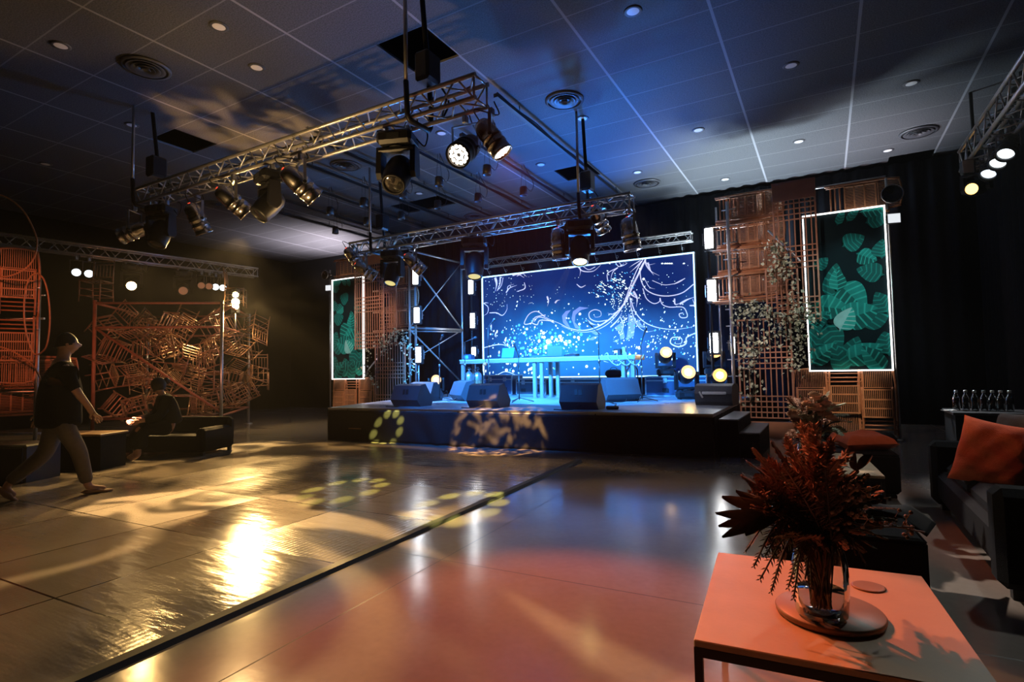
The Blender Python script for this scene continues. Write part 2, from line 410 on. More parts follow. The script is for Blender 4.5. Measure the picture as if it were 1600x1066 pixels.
# ================================================================== ceiling fittings
def downlight(px, py, label, first=[None]):
    p = at(px, py, z=ZC)
    if first[0] is None:
        t = thing('recessed_downlight', label, 'ceiling light', p, 0, 'recessed ceiling downlights')
        MB().lathe([(.075, -.012), (.105, -.014), (.112, -.004), (.112, 0)], n=20, cap0=False, cap1=False).build('trim_ring', M['ventgrey'], t)
        MB().lathe([(.001, -.012), (.05, -.013), (.076, -.009)], n=20, cap0=False, cap1=False).build('lens', M['downlens'], t)
        first[0] = t; return t
    return dup(first[0], label, p)
for px, py, lb in [
    (989, 17, 'white round downlight at the top of the ceiling, right of the dark tile opening'),
    (95, 71, 'pale round downlight at far left of the ceiling, before the large round vent'),
    (401, 105, 'pale downlight between the left round vent and the front truss'),
    (342, 41, 'faint downlight in the brown lit tiles near the top left'),
    (206, 195, 'tilted pale downlight above the left end of the front truss'),
    (71, 256, 'small downlight at the far left over the dark side of the hall'),
    (1236, 102, 'white downlight in the grey tiles between the two long ceiling seams on the right'),
    (1424, 130, 'downlight on the right beside the end of the right truss'),
    (910, 185, 'white downlight beside the round vent in the blue lit ceiling'),
    (1091, 203, 'downlight in the middle of the pale blue patch of ceiling'),
    (1248, 221, 'small downlight above the right bamboo tower, nearer to the room'),
    (1387, 235, 'small glowing downlight in front of the right round lamp by the wall'),
    (845, 257, 'tiny downlight left of the square opening in the blue ceiling'),
    (996, 269, 'tiny downlight just before the small vent over the stage'),
    (1133, 280, 'bright small downlight at the ceiling edge left of the right bamboo tower'),
    (463, 258, 'dim downlight behind the front truss near its silver can lamp'),
    (690, 208, 'mauve tinted downlight below the right end of the front truss'),
    (655, 302, 'small downlight among the hanging pendants, over the mid truss'),
    (628, 342, 'tiny downlight right behind the black hoist at the left of the mid truss'),
]: downlight(px, py, lb)

def vent(px, py, label, first=[None]):
    p = at(px, py, z=ZC)
    if first[0] is None:
        t = thing('ceiling_vent', label, 'ceiling vent', p, 0, 'round ceiling vents')
        MB().lathe([(.27, 0), (.31, -.006), (.31, -.022), (.27, -.03)], n=32, cap0=False, cap1=False).build('rim', M['ventgrey'], t)
        for k, r in enumerate((.24, .18, .12, .06)):
            MB().lathe([(r * .72, -.002), (r, -.028 - .008 * k), (r * .98, -.034 - .008 * k), (r * .7, -.008)], n=28, cap0=False, cap1=False).build('vent_ring', M['ventgrey'], t)
        MB().lathe([(.27, -.002), (.001, -.001)], n=28, cap0=False, cap1=False).build('back_plate', M['black'], t)
        first[0] = t; return t
    return dup(first[0], label, p)
for px, py, lb in [(228, 105, 'large round ceiling vent at the left, nearest the camera'), (882, 156, 'round ceiling vent right of the front truss, at the edge of the blue light'),
                   (1011, 286, 'small looking round vent over the stage, by the end of the mid truss'), (1435, 206, 'round ceiling vent on the right, near the right truss'),
                   (540, 258, 'dark round vent behind the front truss, left of its big moving head'), (337, 319, 'round vent in the gold lit ceiling under the front truss'),
                   (742, 338, 'round vent just above the mid truss')]: vent(px, py, lb)

# black tracks and pendants
trk = [((460, 341), (578, 369), 'leftmost'), ((460, 319), (608, 362), 'second from the left'), ((496, 302), (669, 354), 'third from the left'), ((490, 268), (716, 344), 'fourth from the left'),
       ((540, 244), (765, 335), 'fifth from the left'), ((636, 231), (823, 325), 'third from the right'), ((760, 238), (886, 313), 'second from the right'), ((800, 190), (985, 306), 'rightmost')]
for (a, b, lb) in trk:
    p = at(*a, z=5.45); q = at(*b, z=5.45)
    x = (p.x + q.x) / 2; ya = min(p.y, q.y) - .9; yb = min(13.2, max(p.y, q.y) + .5)
    t = thing('ceiling_track', 'long black lighting track under the ceiling, %s of eight' % lb, 'lighting track', (x, ya, 5.45), 0, 'black ceiling tracks')
    MB().box((0, (yb - ya) / 2, 0), (.07, yb - ya, .06)).build('rail', M['black'], t)
    for s in (.12, .5, .88):
        MB().tube((0, (yb - ya) * s, .03), (0, (yb - ya) * s, ZC - 5.45), .008, 6).build('hanger_rod', M['black'], t)
    MB().path(spline([(.03, (yb - ya) * s, .035 + .02 * math.sin(s * 40)) for s in [k / 10 for k in range(11)]], 3), .009, 5).build('cable', M['rubber'], t)
pend = None
for px, py, dr, lb in [(686, 284, .5, 'black pendant spot under the ceiling, nearest the gold moving head'), (761, 266, .5, 'brown tinted pendant spot just right of the lit lamps'),
                   (684, 320, .5, 'black pendant spot with looped cable in the middle of the stage ceiling'), (747, 309, .45, 'reddish pendant spot above the round vent of the mid truss'),
                   (818, 299, .5, 'rightmost black pendant spot, in the blue ceiling'), (516, 330, .5, 'black pendant spot left of the black hoist'),
                   (568, 316, .5, 'black pendant spot above the left end of the mid truss'), (630, 303, .5, 'dark blue pendant spot behind the gold moving head'),
                   (627, 337, .5, 'lit rimmed pendant spot right of the black hoist'), (573, 346, .5, 'lowest pendant spot, against the black hoist'), (524, 360, .4, 'pendant spot at the far left, by the grey can lamp')]:
    p = at(px, py, z=5.45 - dr)
    if pend is None:
        pend = thing('pendant_spot', lb, 'pendant lamp', (p.x, p.y, 5.45 - dr), 0, 'black pendant spots')
        MB().lathe([(.07, .09), (.075, .085), (.085, -.09), (.075, -.09), (.065, -.05), (.02, -.04)], n=16).build('shade', M['plastic'], pend)
        for s in (-1, 1): MB().tube((.06 * s, 0, .08), (.02 * s, 0, .56), .004, 5).build('suspension_wire', M['black'], pend)
        MB().path(spline([(.06, 0, .08), (.16, .03, -.02), (.22, .02, .14), (.08, 0, .42), (.02, 0, .56)], 5), .006, 5).build('cable', M['rubber'], pend)
    else: dup(pend, lb, (p.x, p.y, 5.45 - dr))

# ================================================================== trusses
def truss(label, p0, p1, size=.24, r=.025, seg=.24, group='aluminium lighting trusses', n=4):
    p0 = V(p0); p1 = V(p1); d = p1 - p0; Ln = d.length; d.normalize(); up = V((0, 0, 1)); u = d.cross(up).normalized()
    t = thing('lighting_truss', label, 'truss', p0, 0, group); h = size / 2
    cs = [(-h, h), (h, h), (h, -h), (-h, -h)] if n == 4 else [(-h, -h * .6), (h, -h * .6), (0, h)]
    P = lambda k, s: u * cs[k][0] + up * cs[k][1] + d * s
    for k in range(len(cs)): MB().tube(P(k, 0), P(k, Ln), r, 10).build('chord', M['alu'], t)
    m = max(2, round(Ln / seg))
    for k in range(len(cs)):
        mb = MB(); j = (k + 1) % len(cs)
        for i in range(m):
            a = P(k if i % 2 == 0 else j, Ln * (i + .1) / m); b = P(j if i % 2 == 0 else k, Ln * (i + .9) / m)
            mb.tube(a, b, r * .42, 5)
        mb.tube(P(k, .02), P(j, .02), r * .5, 5); mb.tube(P(k, Ln - .02), P(j, Ln - .02), r * .5, 5)
        mb.build('web_bracing', M['alu'], t)
    # black cable tied along one chord
    rnd = random.Random(int(Ln * 100)); pts = []
    for i in range(int(Ln / .22) + 1):
        s = min(Ln, i * .22); pts.append(P(0, s) + up * (r + .008 + (rnd.uniform(-.035, .03) if i % 3 else 0)) + u * rnd.uniform(-.02, .02))
    MB().path(spline(pts, 4), .008, 5).build('cable', M['rubber'], t)
    return t, P
a = at(210, 297, z=4.3); b = at(742, 115, z=4.3); yF = (a.y + b.y) / 2
FT0 = V((a.x, yF + .12, 4.18)); FT1 = V((b.x, yF + .12, 4.18))
truss('box truss nearest the camera, warm lit, hung with can lamps and moving heads', FT0, FT1)
a = at(545, 376, y=8.5); b = at(985, 302, y=8.5)
MT0 = V((a.x, 8.62, 3.98)); MT1 = V((b.x, 8.62, 3.98))
truss('blue lit box truss over the stage front', MT0, MT1)
BT0 = V((-8.5, 13.2, 4.34)); BT1 = V((-2.6, 13.2, 4.34))
truss('narrow truss right above the LED screen', BT0, BT1, .2, .02)
LT0 = at(-70, 365, z=4.3); LT1 = at(400, 427, z=4.3)
truss('truss crossing the dark left side of the hall', LT0, LT1, .24)
RT0 = at(1499, 238, z=4.3); RT1 = at(1600, 85, z=4.3); RT1 = RT0 + (RT1 - RT0).normalized() * 4.2
truss('truss on the right running towards the camera', RT0 + V((.14, 0, -.14)), RT1 + V((.14, 0, -.14)), .28)

def hanger(label, p, drop_to=ZC, motor=True):
    """a black cradle around a truss, its steel rod and the chain hoist above it"""
    t = thing('truss_hanger', label, 'truss hanger', p, 0, 'truss hangers')
    MB().path([(0, -.22, .24), (0, -.2, -.12), (0, -.17, -.17), (0, .17, -.17), (0, .2, -.12), (0, .22, .24)], .03, 8).build('cradle', M['black'], t)
    MB().tube((0, -.22, .2), (0, -.22, drop_to - p[2] + .3), .022, 8).build('rod', M['steel'], t)
    MB().tube((0, .2, .2), (0, .05, drop_to - p[2] + .1), .03, 8).build('sling', M['black_cloth'], t)
    if motor:
        MB().box((.03, .12, .52), (.2, .26, .34), None, .03).build('hoist_body', M['black'], t)
        MB().path(spline([(.1, .2, .4), (.22, .25, .15), (.16, .2, -.05), (.3, .1, .1)], 6), .012, 6).build('cable', M['rubber'], t)
    return t
hanger('black cradle and rod holding the right end of the front truss', V((at(655, 160, y=yF + .12).x, yF + .12, 4.18)))
hanger('black cradle and hoist holding the left end of the front truss', V((at(230, 310, y=yF + .12).x, yF + .12, 4.18)))
hanger('black cradle and hoist at the left end of the mid truss', V((at(590, 385, y=8.62).x, 8.62, 3.98)))
hanger('black cradle and hoist at the right end of the mid truss', V((at(912, 325, y=8.62).x, 8.62, 3.98)))

# ================================================================== lamps
def par_can(p, aim, label, mat='chrome', drop=.3, lit=None, group='silver can lamps', k=1.):
    """a can lamp: p = underside of the truss chord, aim = direction of the open front"""
    t = thing('can_spotlight', label, 'stage light', p, 0, group); d = V(aim).normalized()
    ax = d.cross(V((0, 0, 1))).normalized(); pv = V((0, 0, -drop * k)); w = .135 * k
    MB().box((0, 0, .0), (.05, .07, .09), None, .01).build('clamp', M['steel'], t)
    yk = MB()
    yk.bar(-ax * w + V((0, 0, -.06)), ax * w + V((0, 0, -.06)), .03, .008)
    for s in (-1, 1): yk.bar(ax * (w * s) + V((0, 0, -.055)), ax * (w * s) + pv + V((0, 0, -.02)), .008, .035, up=d.cross(ax))
    yk.build('yoke', M['steel'], t)
    o = pv - d * .06 * k
    prof = [(.03, -.17), (.075, -.15), (.098, -.10), (.105, -.04), (.11, .0), (.11, .05), (.118, .055), (.118, .075), (.11, .08), (.11, .13), (.118, .135), (.118, .155), (.112, .16), (.112, .24), (.12, .245), (.12, .262), (.1, .262), (.098, .2)]
    cb_ = MB().lathe([(r * k, h * k) for r, h in prof], o, d, 20, True, False).build('can_body', M[mat], t)
    for s in (-1, 1): MB().tube(ax * (w * s * 1.03) + pv, ax * (w * s * .78) + pv, .02 * k, 8).build('pivot_knob', M['black'], t)
    ln = MB()
    if lit == 'led':
        ln.cur = 0; ln.lathe([(.001, .235 * k), (.098 * k, .235 * k)], o, d, 20, False, False)
        u, v2, _ = frame_of(d); ln.cur = 1
        for rr, nn in ((.035, 6), (.074, 12)):
            for i in range(nn):
                a2 = 2 * PI * i / nn; c = o + d * (.238 * k) + (u * math.cos(a2) + v2 * math.sin(a2)) * rr * k
                ln.lathe([(.0175 * k, 0), (.012 * k, .008 * k)], c, d, 8)
        ln.build('led_lens', [M['black'], E_PAR], cb_)
    else:
        ln.lathe([(.001, .205 * k), (.098 * k, .2 * k)], o, d, 20, False, False); ln.build('lens', lit or M['lensoff'], cb_)
    MB().lathe([(.001, 0), (.018 * k, .002), (.018 * k, .01)], o - d * (.168 * k), -d, 8, False, True).build('pilot_lamp', E_RED, cb_)
    MB().path(spline([o - d * (.17 * k), o - d * (.26 * k) + V((0, 0, .06)), V((.05, .05, -.02)), V((.02, .02, .12))], 6), .008, 5).build('power_cable', M['rubber'], t)
    return t
def moving_head(p, yaw, tilt, label, hang=True, lens=None, group='moving head lamps', k=1., lw=.07):
    t = thing('moving_head_spotlight', label, 'stage light', p, yaw, group); s = -1 if hang else 1
    h = MB(); h.box((0, 0, s * .075 * k), (.34 * k, .26 * k, .13 * k), None, .03 * k); hb_ = h.build('base', M['black'], t)
    h = MB(); h.box((.0, -.132 * k, s * .075 * k), (.12 * k, .006, .05 * k)); h.build('control_panel', M['plastic'], hb_)
    y = MB(); y.lathe([(.09 * k, 0), (.09 * k, .02 * k)], (0, 0, s * .14 * k), (0, 0, s), 16); y.box((0, 0, s * .175 * k), (.36 * k, .14 * k, .05 * k), None, .015 * k)
    for q in (-1, 1):
        y.prism([(-.06 * k, .15 * k), (.06 * k, .15 * k), (.075 * k, .40 * k), (.045 * k, .45 * k), (-.045 * k, .45 * k), (-.075 * k, .40 * k)], .05 * k,
                Matrix.Translation((q * .165 * k, 0, 0)) @ Matrix(((0, 0, 1, 0), (1, 0, 0, 0), (0, s, 0, 0), (0, 0, 0, 1))))
    y.build('yoke', M['black'], t)
    c = V((0, 0, s * .39 * k)); d = V((0, -math.cos(tilt), math.sin(tilt)))
    hd = MB(); prof = [(.05, -.17), (.10, -.16), (.122, -.11), (.128, -.03), (.128, .06), (.12, .12), (.115, .17), (.108, .19), (.09, .19), (.085, .175)]
    hd.lathe([(r * k, q * k) for r, q in prof], c, d, 18, True, False); hd_ = hd.build('head', M['black'], t)
    MB().lathe([(.001, .182 * k), (lw * k, .180 * k), (.087 * k, .176 * k)], c, d, 18, False, False).build('lens', lens or M['lensoff'], hd_)
    if lens and not hang: MB().lathe([(lw * k, .184 * k), (.112 * k, .194 * k)], c, d, 18, False, False).build('glass_ring', E_AMBER, hd_)
    if hang:
        for q in (-1, 1): MB().box((q * .1 * k, 0, .03), (.05, .06, .09), None, .01).build('clamp', M['steel'], t)
    else:
        for q in (-1, 1): MB().box((q * .12 * k, 0, .006), (.05, .2 * k, .012)).build('foot', M['rubber'], t)
    MB().path(spline([(.17 * k, .05, s * .07), (.25 * k, .05, s * .16), (.26 * k, .08, s * -.02), (.1 * k, .08, s * -.1)], 6), .009, 5).build('power_cable', M['rubber'], t)
    return t
ftb = yF + .0                                  # front truss, chords facing the camera at yF, the others at yF+.24
zb = 4.18 - .12 - .07
def on_ft(px, py, back=False): q = at(px, py, y=yF + (.24 if back else 0)); return V((q.x, yF + (.24 if back else 0), zb))
par_can(on_ft(210, 330), (-.75, -.45, -.35), 'silver can lamp at the far left end of the front truss, tipped left', k=1.1, drop=.34)
par_can(on_ft(309, 320, True), (.05, .5, -.9), 'round backed can lamp on the front truss between the two black moving heads', k=1.1)
par_can(on_ft(365, 290), (.3, .75, -.6), 'grey can lamp on the front truss, pointing down right, left of the middle', k=1.1)
par_can(on_ft(470, 255), (.3, .75, -.6), 'gold lit can lamp in the middle of the front truss', k=1.15)
par_can(on_ft(727, 185, True), (.10, -.75, -.55), 'brightest lit lamp, facing the camera, at the right end of the front truss', 'black', lit='led', k=1.15, drop=.28)
par_can(on_ft(768, 172, True) + V((0, .0, 0)), (.5, .2, -.8), 'lit LED can lamp at the very end of the front truss, turned right', 'chrome', lit='led', k=1., drop=.28)
moving_head(on_ft(262, 322, True) + V((0, -.1, 0)), .3, -1.2, 'black moving head second from the left on the front truss', k=1.15)
moving_head(on_ft(410, 280) + V((0, .1, 0)), -.3, -.9, 'black moving head under the middle of the front truss', k=1.15)
moving_head(on_ft(612, 205) + V((0, .1, 0)), .35, -.9, 'large moving head with a gold lit edge near the right end of the front truss', k=1.2)
def on_mt(px, py, dy=0): q = at(px, py, y=8.5 + dy); return V((q.x, 8.5 + dy, 3.98 - .19))
par_can(on_mt(553, 388) + V((0, 0, .22)), (.25, .6, -.75), 'brown grey can lamp at the left tip of the mid truss', k=1.15, drop=.22)
par_can(on_mt(572, 398), (.5, .6, -.5), 'blue lit can lamp in front of the left bamboo tower', k=1.15)
par_can(on_mt(648, 392), (.5, .6, -.7), 'blue lit can lamp beside the top strobe panel of the left tower', k=1.15)
par_can(on_mt(873, 357), (.05, .1, -1), 'clear blue can lamp pointing straight down right of the middle of the mid truss', k=1.25)
par_can(on_mt(935, 312, .24) + V((0, .0, .25)), (.2, .55, -.8), 'bronze can lamp on the upper side of the mid truss, near its right end', k=1.15, drop=.2)
par_can(on_mt(984, 340), (.12, .1, -1), 'blue can lamp at the right tip of the mid truss', k=1.25)
moving_head(on_mt(613, 395), .2, -1.15, 'blue moving head with a yellow lens in front of the left bamboo tower', lens=E_YEL, k=1.25)
moving_head(on_mt(741, 365), .45, -1.25, 'dark moving head with a yellow lens left of the LED screen top', lens=E_YEL, k=1.35)
moving_head(on_mt(905, 345), .35, -1.2, 'moving head with a bright yellow lens over the middle of the screen', lens=em('bright_yellow_lens', (1, .85, .3), 7), k=1.3)
# left truss
def on_lt(px, py): 
    t = (px + 70) / 470; q = LT0.lerp(LT1, t); return V((q.x, q.y, 4.3 - .2))
camd = lambda p: (CAM - V(p)).normalized()
for px, lens, lb in [(80, E_COOL, 'lit white can lamp, left of the pair near the red chairs'), (98, E_COOL, 'lit white can lamp, right of the pair near the red chairs'),
                     (286, E_DIM, 'dim amber can lamp, first of four under the left truss'), (301, E_DIM, 'dim amber can lamp, second of four under the left truss'),
                     (314, E_COOL, 'lit white can lamp, third of the four under the left truss'), (329, E_COOL, 'lit white can lamp, last of the four under the left truss')]:
    p = on_lt(px, 412); par_can(p, camd(p) + V((0, 0, -.1)), lb, 'black', lit=lens, k=.9, drop=.36, group='can lamps on the left truss')
for px, lens, lb in [(163, E_WARM, 'moving head with a glowing warm lens under the left truss'), (252, E_DIM, 'unlit moving head on the left truss, in front of the cage')]:
    p = on_lt(px, 420); d = camd(p); moving_head(p, math.atan2(d.x, -d.y), -.35, lb, lens=lens, k=1.25)
# right truss
for px, py, lens, lb in [(1574, 190, E_COOL, 'upper lit white can lamp on the right truss'), (1565, 200, E_COOL, 'lit white can lamp under the right truss, just below another'), (1546, 216, em('dull_lens', (.8, .9, 1), 1.5), 'lower, duller can lamp near the end of the right truss')]:
    yy = {1574: RT0.y - 1.35, 1565: RT0.y - 1.0, 1546: RT0.y - .55}[px]
    p = V((RT0.x + .22, yy, 4.08)); par_can(p, (-.35, -.6, -.72), lb, 'black', lit=lens, k=.85, drop=.26, group='can lamps on the right truss')
p = at(1525, 283, zc=9.5); p = V((2.25, p.y, p.z))
moving_head(V((at(1525, 280, x=2.2).x, at(1525, 280, x=2.2).y, at(1525, 280, x=2.2).z + .25)), -.55, -.25, 'moving head with an orange lens by the right curtain', lens=em('orange_lens', (1, .5, .12), 5), k=1.0)
pipe = at(1525, 280, x=2.2)
MB_ = MB().tube((2.2, pipe.y, pipe.z + .25), (2.2, pipe.y, ZC), .025, 8)
tag(MB_.build('drop_pipe', M['black']), 'black drop pipe carrying the orange moving head by the right curtain', 'pipe')
p = at(1512, 262, z=3.9); t = thing('flood_light', 'small pale flood light hanging below the end of the right truss', 'stage light', p, .3)
MB().box((0, 0, 0), (.16, .1, .2), None, .02).build('housing', M['black'], t); MB().box((-.02, -.052, 0), (.13, .006, .17)).build('face', M['downlens'], t); MB().tube((0, 0, .08), (0, 0, .26), .012, 6).build('bracket', M['steel'], t)
# ================================================================== stage
FL = at(513, 637, z=ST); FR = at(1114, 647, z=ST)                 # front corners
BR = V((-1.45, 13.6, ST)); BL = V((-9.75, 13.6, ST)); ML = V((-8.95, 9.4, ST))
outline = [FL, FR, V((-1.42, 10.2, ST)), BR, BL, ML]
stg = thing('stage', 'low stage platform with a grey deck and a black cloth skirt', 'stage', (0, 0, 0))
mb = MB(); n = len(outline)
top = [V((p.x, p.y, ST)) for p in outline]; bot = [V((p.x, p.y, ST - .05)) for p in outline]
mb.add(top + bot, [list(range(n)), list(range(n, 2 * n))[::-1]] + [(k, n + k, n + (k + 1) % n, (k + 1) % n) for k in range(n)])
def deck_mat():
    m, nt, N, L, b = nodes('stage_deck')
    tc, mp, sp = rot_xy(N, L, math.radians(-4.7))
    n1 = N.new('ShaderNodeTexNoise'); n1.inputs['Scale'].default_value = 2.5; n1.inputs['Detail'].default_value = 7; L.new(mp.outputs[0], n1.inputs['Vector'])
    cr = N.new('ShaderNodeValToRGB'); cr.color_ramp.elements[0].position = .3; cr.color_ramp.elements[1].position = .7
    cr.color_ramp.elements[0].color = (.15, .155, .17, 1); cr.color_ramp.elements[1].color = (.36, .37, .39, 1); L.new(n1.outputs['Fac'], cr.inputs[0])
    j = mnode(N, 'MAXIMUM', line_mask(N, L, sp.outputs['X'], 0, 2.44, .008), line_mask(N, L, sp.outputs['Y'], 0, 1.22, .008), L)
    mx = N.new('ShaderNodeMix'); mx.data_type = 'RGBA'; mx.inputs[7].default_value = (.02, .02, .022, 1)
    L.new(j, mx.inputs[0]); L.new(cr.outputs[0], mx.inputs[6]); L.new(mx.outputs[2], b.inputs['Base Color'])
    L.new(mnode(N, 'ADD', mnode(N, 'MULTIPLY', n1.outputs['Fac'], .3, L), .18, L), b.inputs['Roughness'])
    return m
mb.build('deck', deck_mat(), stg)
# skirt: cloth around front and sides, sagging folds in the middle of the front
d0 = (FR - FL).normalized(); nrm = V((d0.y, -d0.x, 0))
def front(u, v):
    p = FL.lerp(FR, u); L0 = (FR - FL).length; s = u * L0
    w = math.exp(-((s - 2.95) / .75) ** 2)
    z = lerp(0.005, ST - .052, v)
    f = .045 * w * math.sin((s - 2.95) * (16 - 9 * v) + (1 - v) * 2.2) * (1 - .55 * v) + .05 * w * (1 - v)
    f += .008 * math.sin(7 * s + 5 * v) + .012 * math.sin(2.3 * s) * (1 - v)
    q = p + nrm * (f + .012); return (q.x, q.y, z)
MB().grid(front, 260, 12).build('skirt_cloth', M['skirt'], stg, solid=.004)
sd = MB()
for a, b in ((FR, outline[2]), (outline[2], BR), (BL, ML), (ML, FL)):
    dd = (b - a).normalized(); nn = V((dd.y, -dd.x, 0))
    sd.grid(lambda u, v, a=a, b=b, nn=nn: tuple((a.lerp(b, u) + nn * (.008 + .01 * math.sin(u * 40)))[:2]) + (lerp(.005, ST - .052, v),), 40, 3)
sd.build('side_cloth', M['black_cloth'], stg, solid=.004)
mb = MB(); mb.bar(FL + nrm * .004 + V((0, 0, -.012)), FR + nrm * .004 + V((0, 0, -.012)), .012, .025); mb.build('deck_edge', M['steel'], stg)
p = at(562, 672, y=7.4)
tp = MB(); q = FL.lerp(FR, .075) + nrm * .03; tp.bar(V((q.x, q.y, .235)), V((q.x, q.y, .235)) + d0 * .3, .006, .02); tp.build('tape_strip', M['tan'], stg)
# steps
for i, (xa, xb, h, lb) in enumerate([(-1.36, -1.10, .535, 'upper black step block against the right side of the stage'), (-1.095, -.83, .355, 'lower black step block at the right of the stage')]):
    t = thing('stage_step', lb, 'step', ((xa + xb) / 2, 9.05, 0), 0, 'stage steps')
    MB().box((0, 0, (h - .02) / 2), (xb - xa - .012, 1.48, h - .02)).build('box', M['black_cloth'], t)
    MB().box((0, 0, h - .01), (xb - xa, 1.5, .02), None, .004).build('tread', M['deck'], t)

# ------------------------------------------------------------------ LED screen
SY = 13.4
tl = at(753.5, 433.4, y=SY); tr = at(1083.6, 395.6, y=SY); br = at(1090.3, 585.8, y=SY)
sx0, sx1, sz0, sz1 = (tl.x), (tr.x + br.x) / 2, br.z - .02, (tl.z + tr.z) / 2
def screen_mat():
    m, nt, N, L, b = nodes('led_picture_background')
    tc = N.new('ShaderNodeTexCoord'); sp = N.new('ShaderNodeSeparateXYZ'); L.new(tc.outputs['Object'], sp.inputs[0])
    dx = mnode(N, 'DIVIDE', mnode(N, 'SUBTRACT', sp.outputs['X'], sx0 + .40 * (sx1 - sx0), L), 2.9, L)
    dz = mnode(N, 'DIVIDE', mnode(N, 'SUBTRACT', sp.outputs['Z'], sz0 + .28 * (sz1 - sz0), L), 1.75, L)
    r = mnode(N, 'SQRT', mnode(N, 'ADD', mnode(N, 'MULTIPLY', dx, dx, L), mnode(N, 'MULTIPLY', dz, dz, L), L), None, L)
    no = N.new('ShaderNodeTexNoise'); no.inputs['Scale'].default_value = 1.4; L.new(tc.outputs['Object'], no.inputs['Vector'])
    f = mnode(N, 'ADD', r, mnode(N, 'MULTIPLY', mnode(N, 'SUBTRACT', no.outputs['Fac'], .5, L), .35, L), L)
    cr = N.new('ShaderNodeValToRGB'); e = cr.color_ramp.elements
    e[0].position = 0; e[0].color = (.008, .33, .86, 1); e[1].position = 1.0; e[1].color = (.002, .018, .15, 1)
    k = e.new(.45); k.color = (.003, .14, .52, 1); k = e.new(.75); k.color = (.002, .048, .28, 1)
    L.new(f, cr.inputs[0]); L.new(cr.outputs[0], b.inputs['Emission Color']); b.inputs['Emission Strength'].default_value = 1.0
    b.inputs['Base Color'].default_value = (.01, .01, .012, 1); b.inputs['Roughness'].default_value = .5
    return m
scr = thing('led_screen', 'big glowing LED screen with blue picture of white scrolls and sparks', 'screen', (0, 0, 0))
MB().box(((sx0 + sx1) / 2, SY + .06, (sz0 + sz1) / 2), (sx1 - sx0 + .06, .1, sz1 - sz0 + .06)).build('cabinet', M['black'], scr)
MB().box(((sx0 + sx1) / 2, SY + .004, (sz0 + sz1) / 2), (sx1 - sx0, .01, sz1 - sz0)).build('picture', screen_mat(), scr)
mb = MB(); e = .022
mb.box(((sx0 + sx1) / 2, SY - .005, sz1), (sx1 - sx0 + .04, .02, .035)); mb.box(((sx0 + sx1) / 2, SY - .005, sz0), (sx1 - sx0 + .04, .02, .03))
mb.box((sx0, SY - .005, (sz0 + sz1) / 2), (.045, .02, sz1 - sz0)); mb.box((sx1, SY - .005, (sz0 + sz1) / 2), (.03, .02, sz1 - sz0)); mb.build('edge_strip', E_SCRB, scr)
YA = SY - .006
def z8(x, y): p = at(740 + x / 4.444, 390 + y / 4.444, y=YA); return V((min(max(p.x, sx0 + .02), sx1 - .02), YA, min(max(p.z, sz0 + .02), sz1 - .02)))
E_LIL = em('lilac_scroll_light', (.70, .72, 1), .9); E_SPK = em('white_spark_light', (.80, .97, 1), 1.6); E_CYN = em('cyan_spark_light', (.10, .52, .95), 1.1); E_FILL = em('violet_leaf_light', (.20, .30, .72), 1.0)
def ribbon(mb, pts, w0, w1):
    P = spline([z8(*p) for p in pts], 7); m = len(P); vs = []
    for i, p in enumerate(P):
        d = (P[min(i + 1, m - 1)] - P[max(i - 1, 0)]).normalized(); nn = V((-d.z, 0, d.x)); w = lerp(w0, w1, i / (m - 1)) * (.35 + .65 * math.sin(PI * min(1, .12 + i / (m - 1)) ** .8) if w0 != w1 else 1)
        vs += [p + nn * w / 2, p - nn * w / 2]
    mb.add(vs, [(2 * i, 2 * i + 1, 2 * i + 3, 2 * i + 2) for i in range(m - 1)])
k = .0036
so = MB()
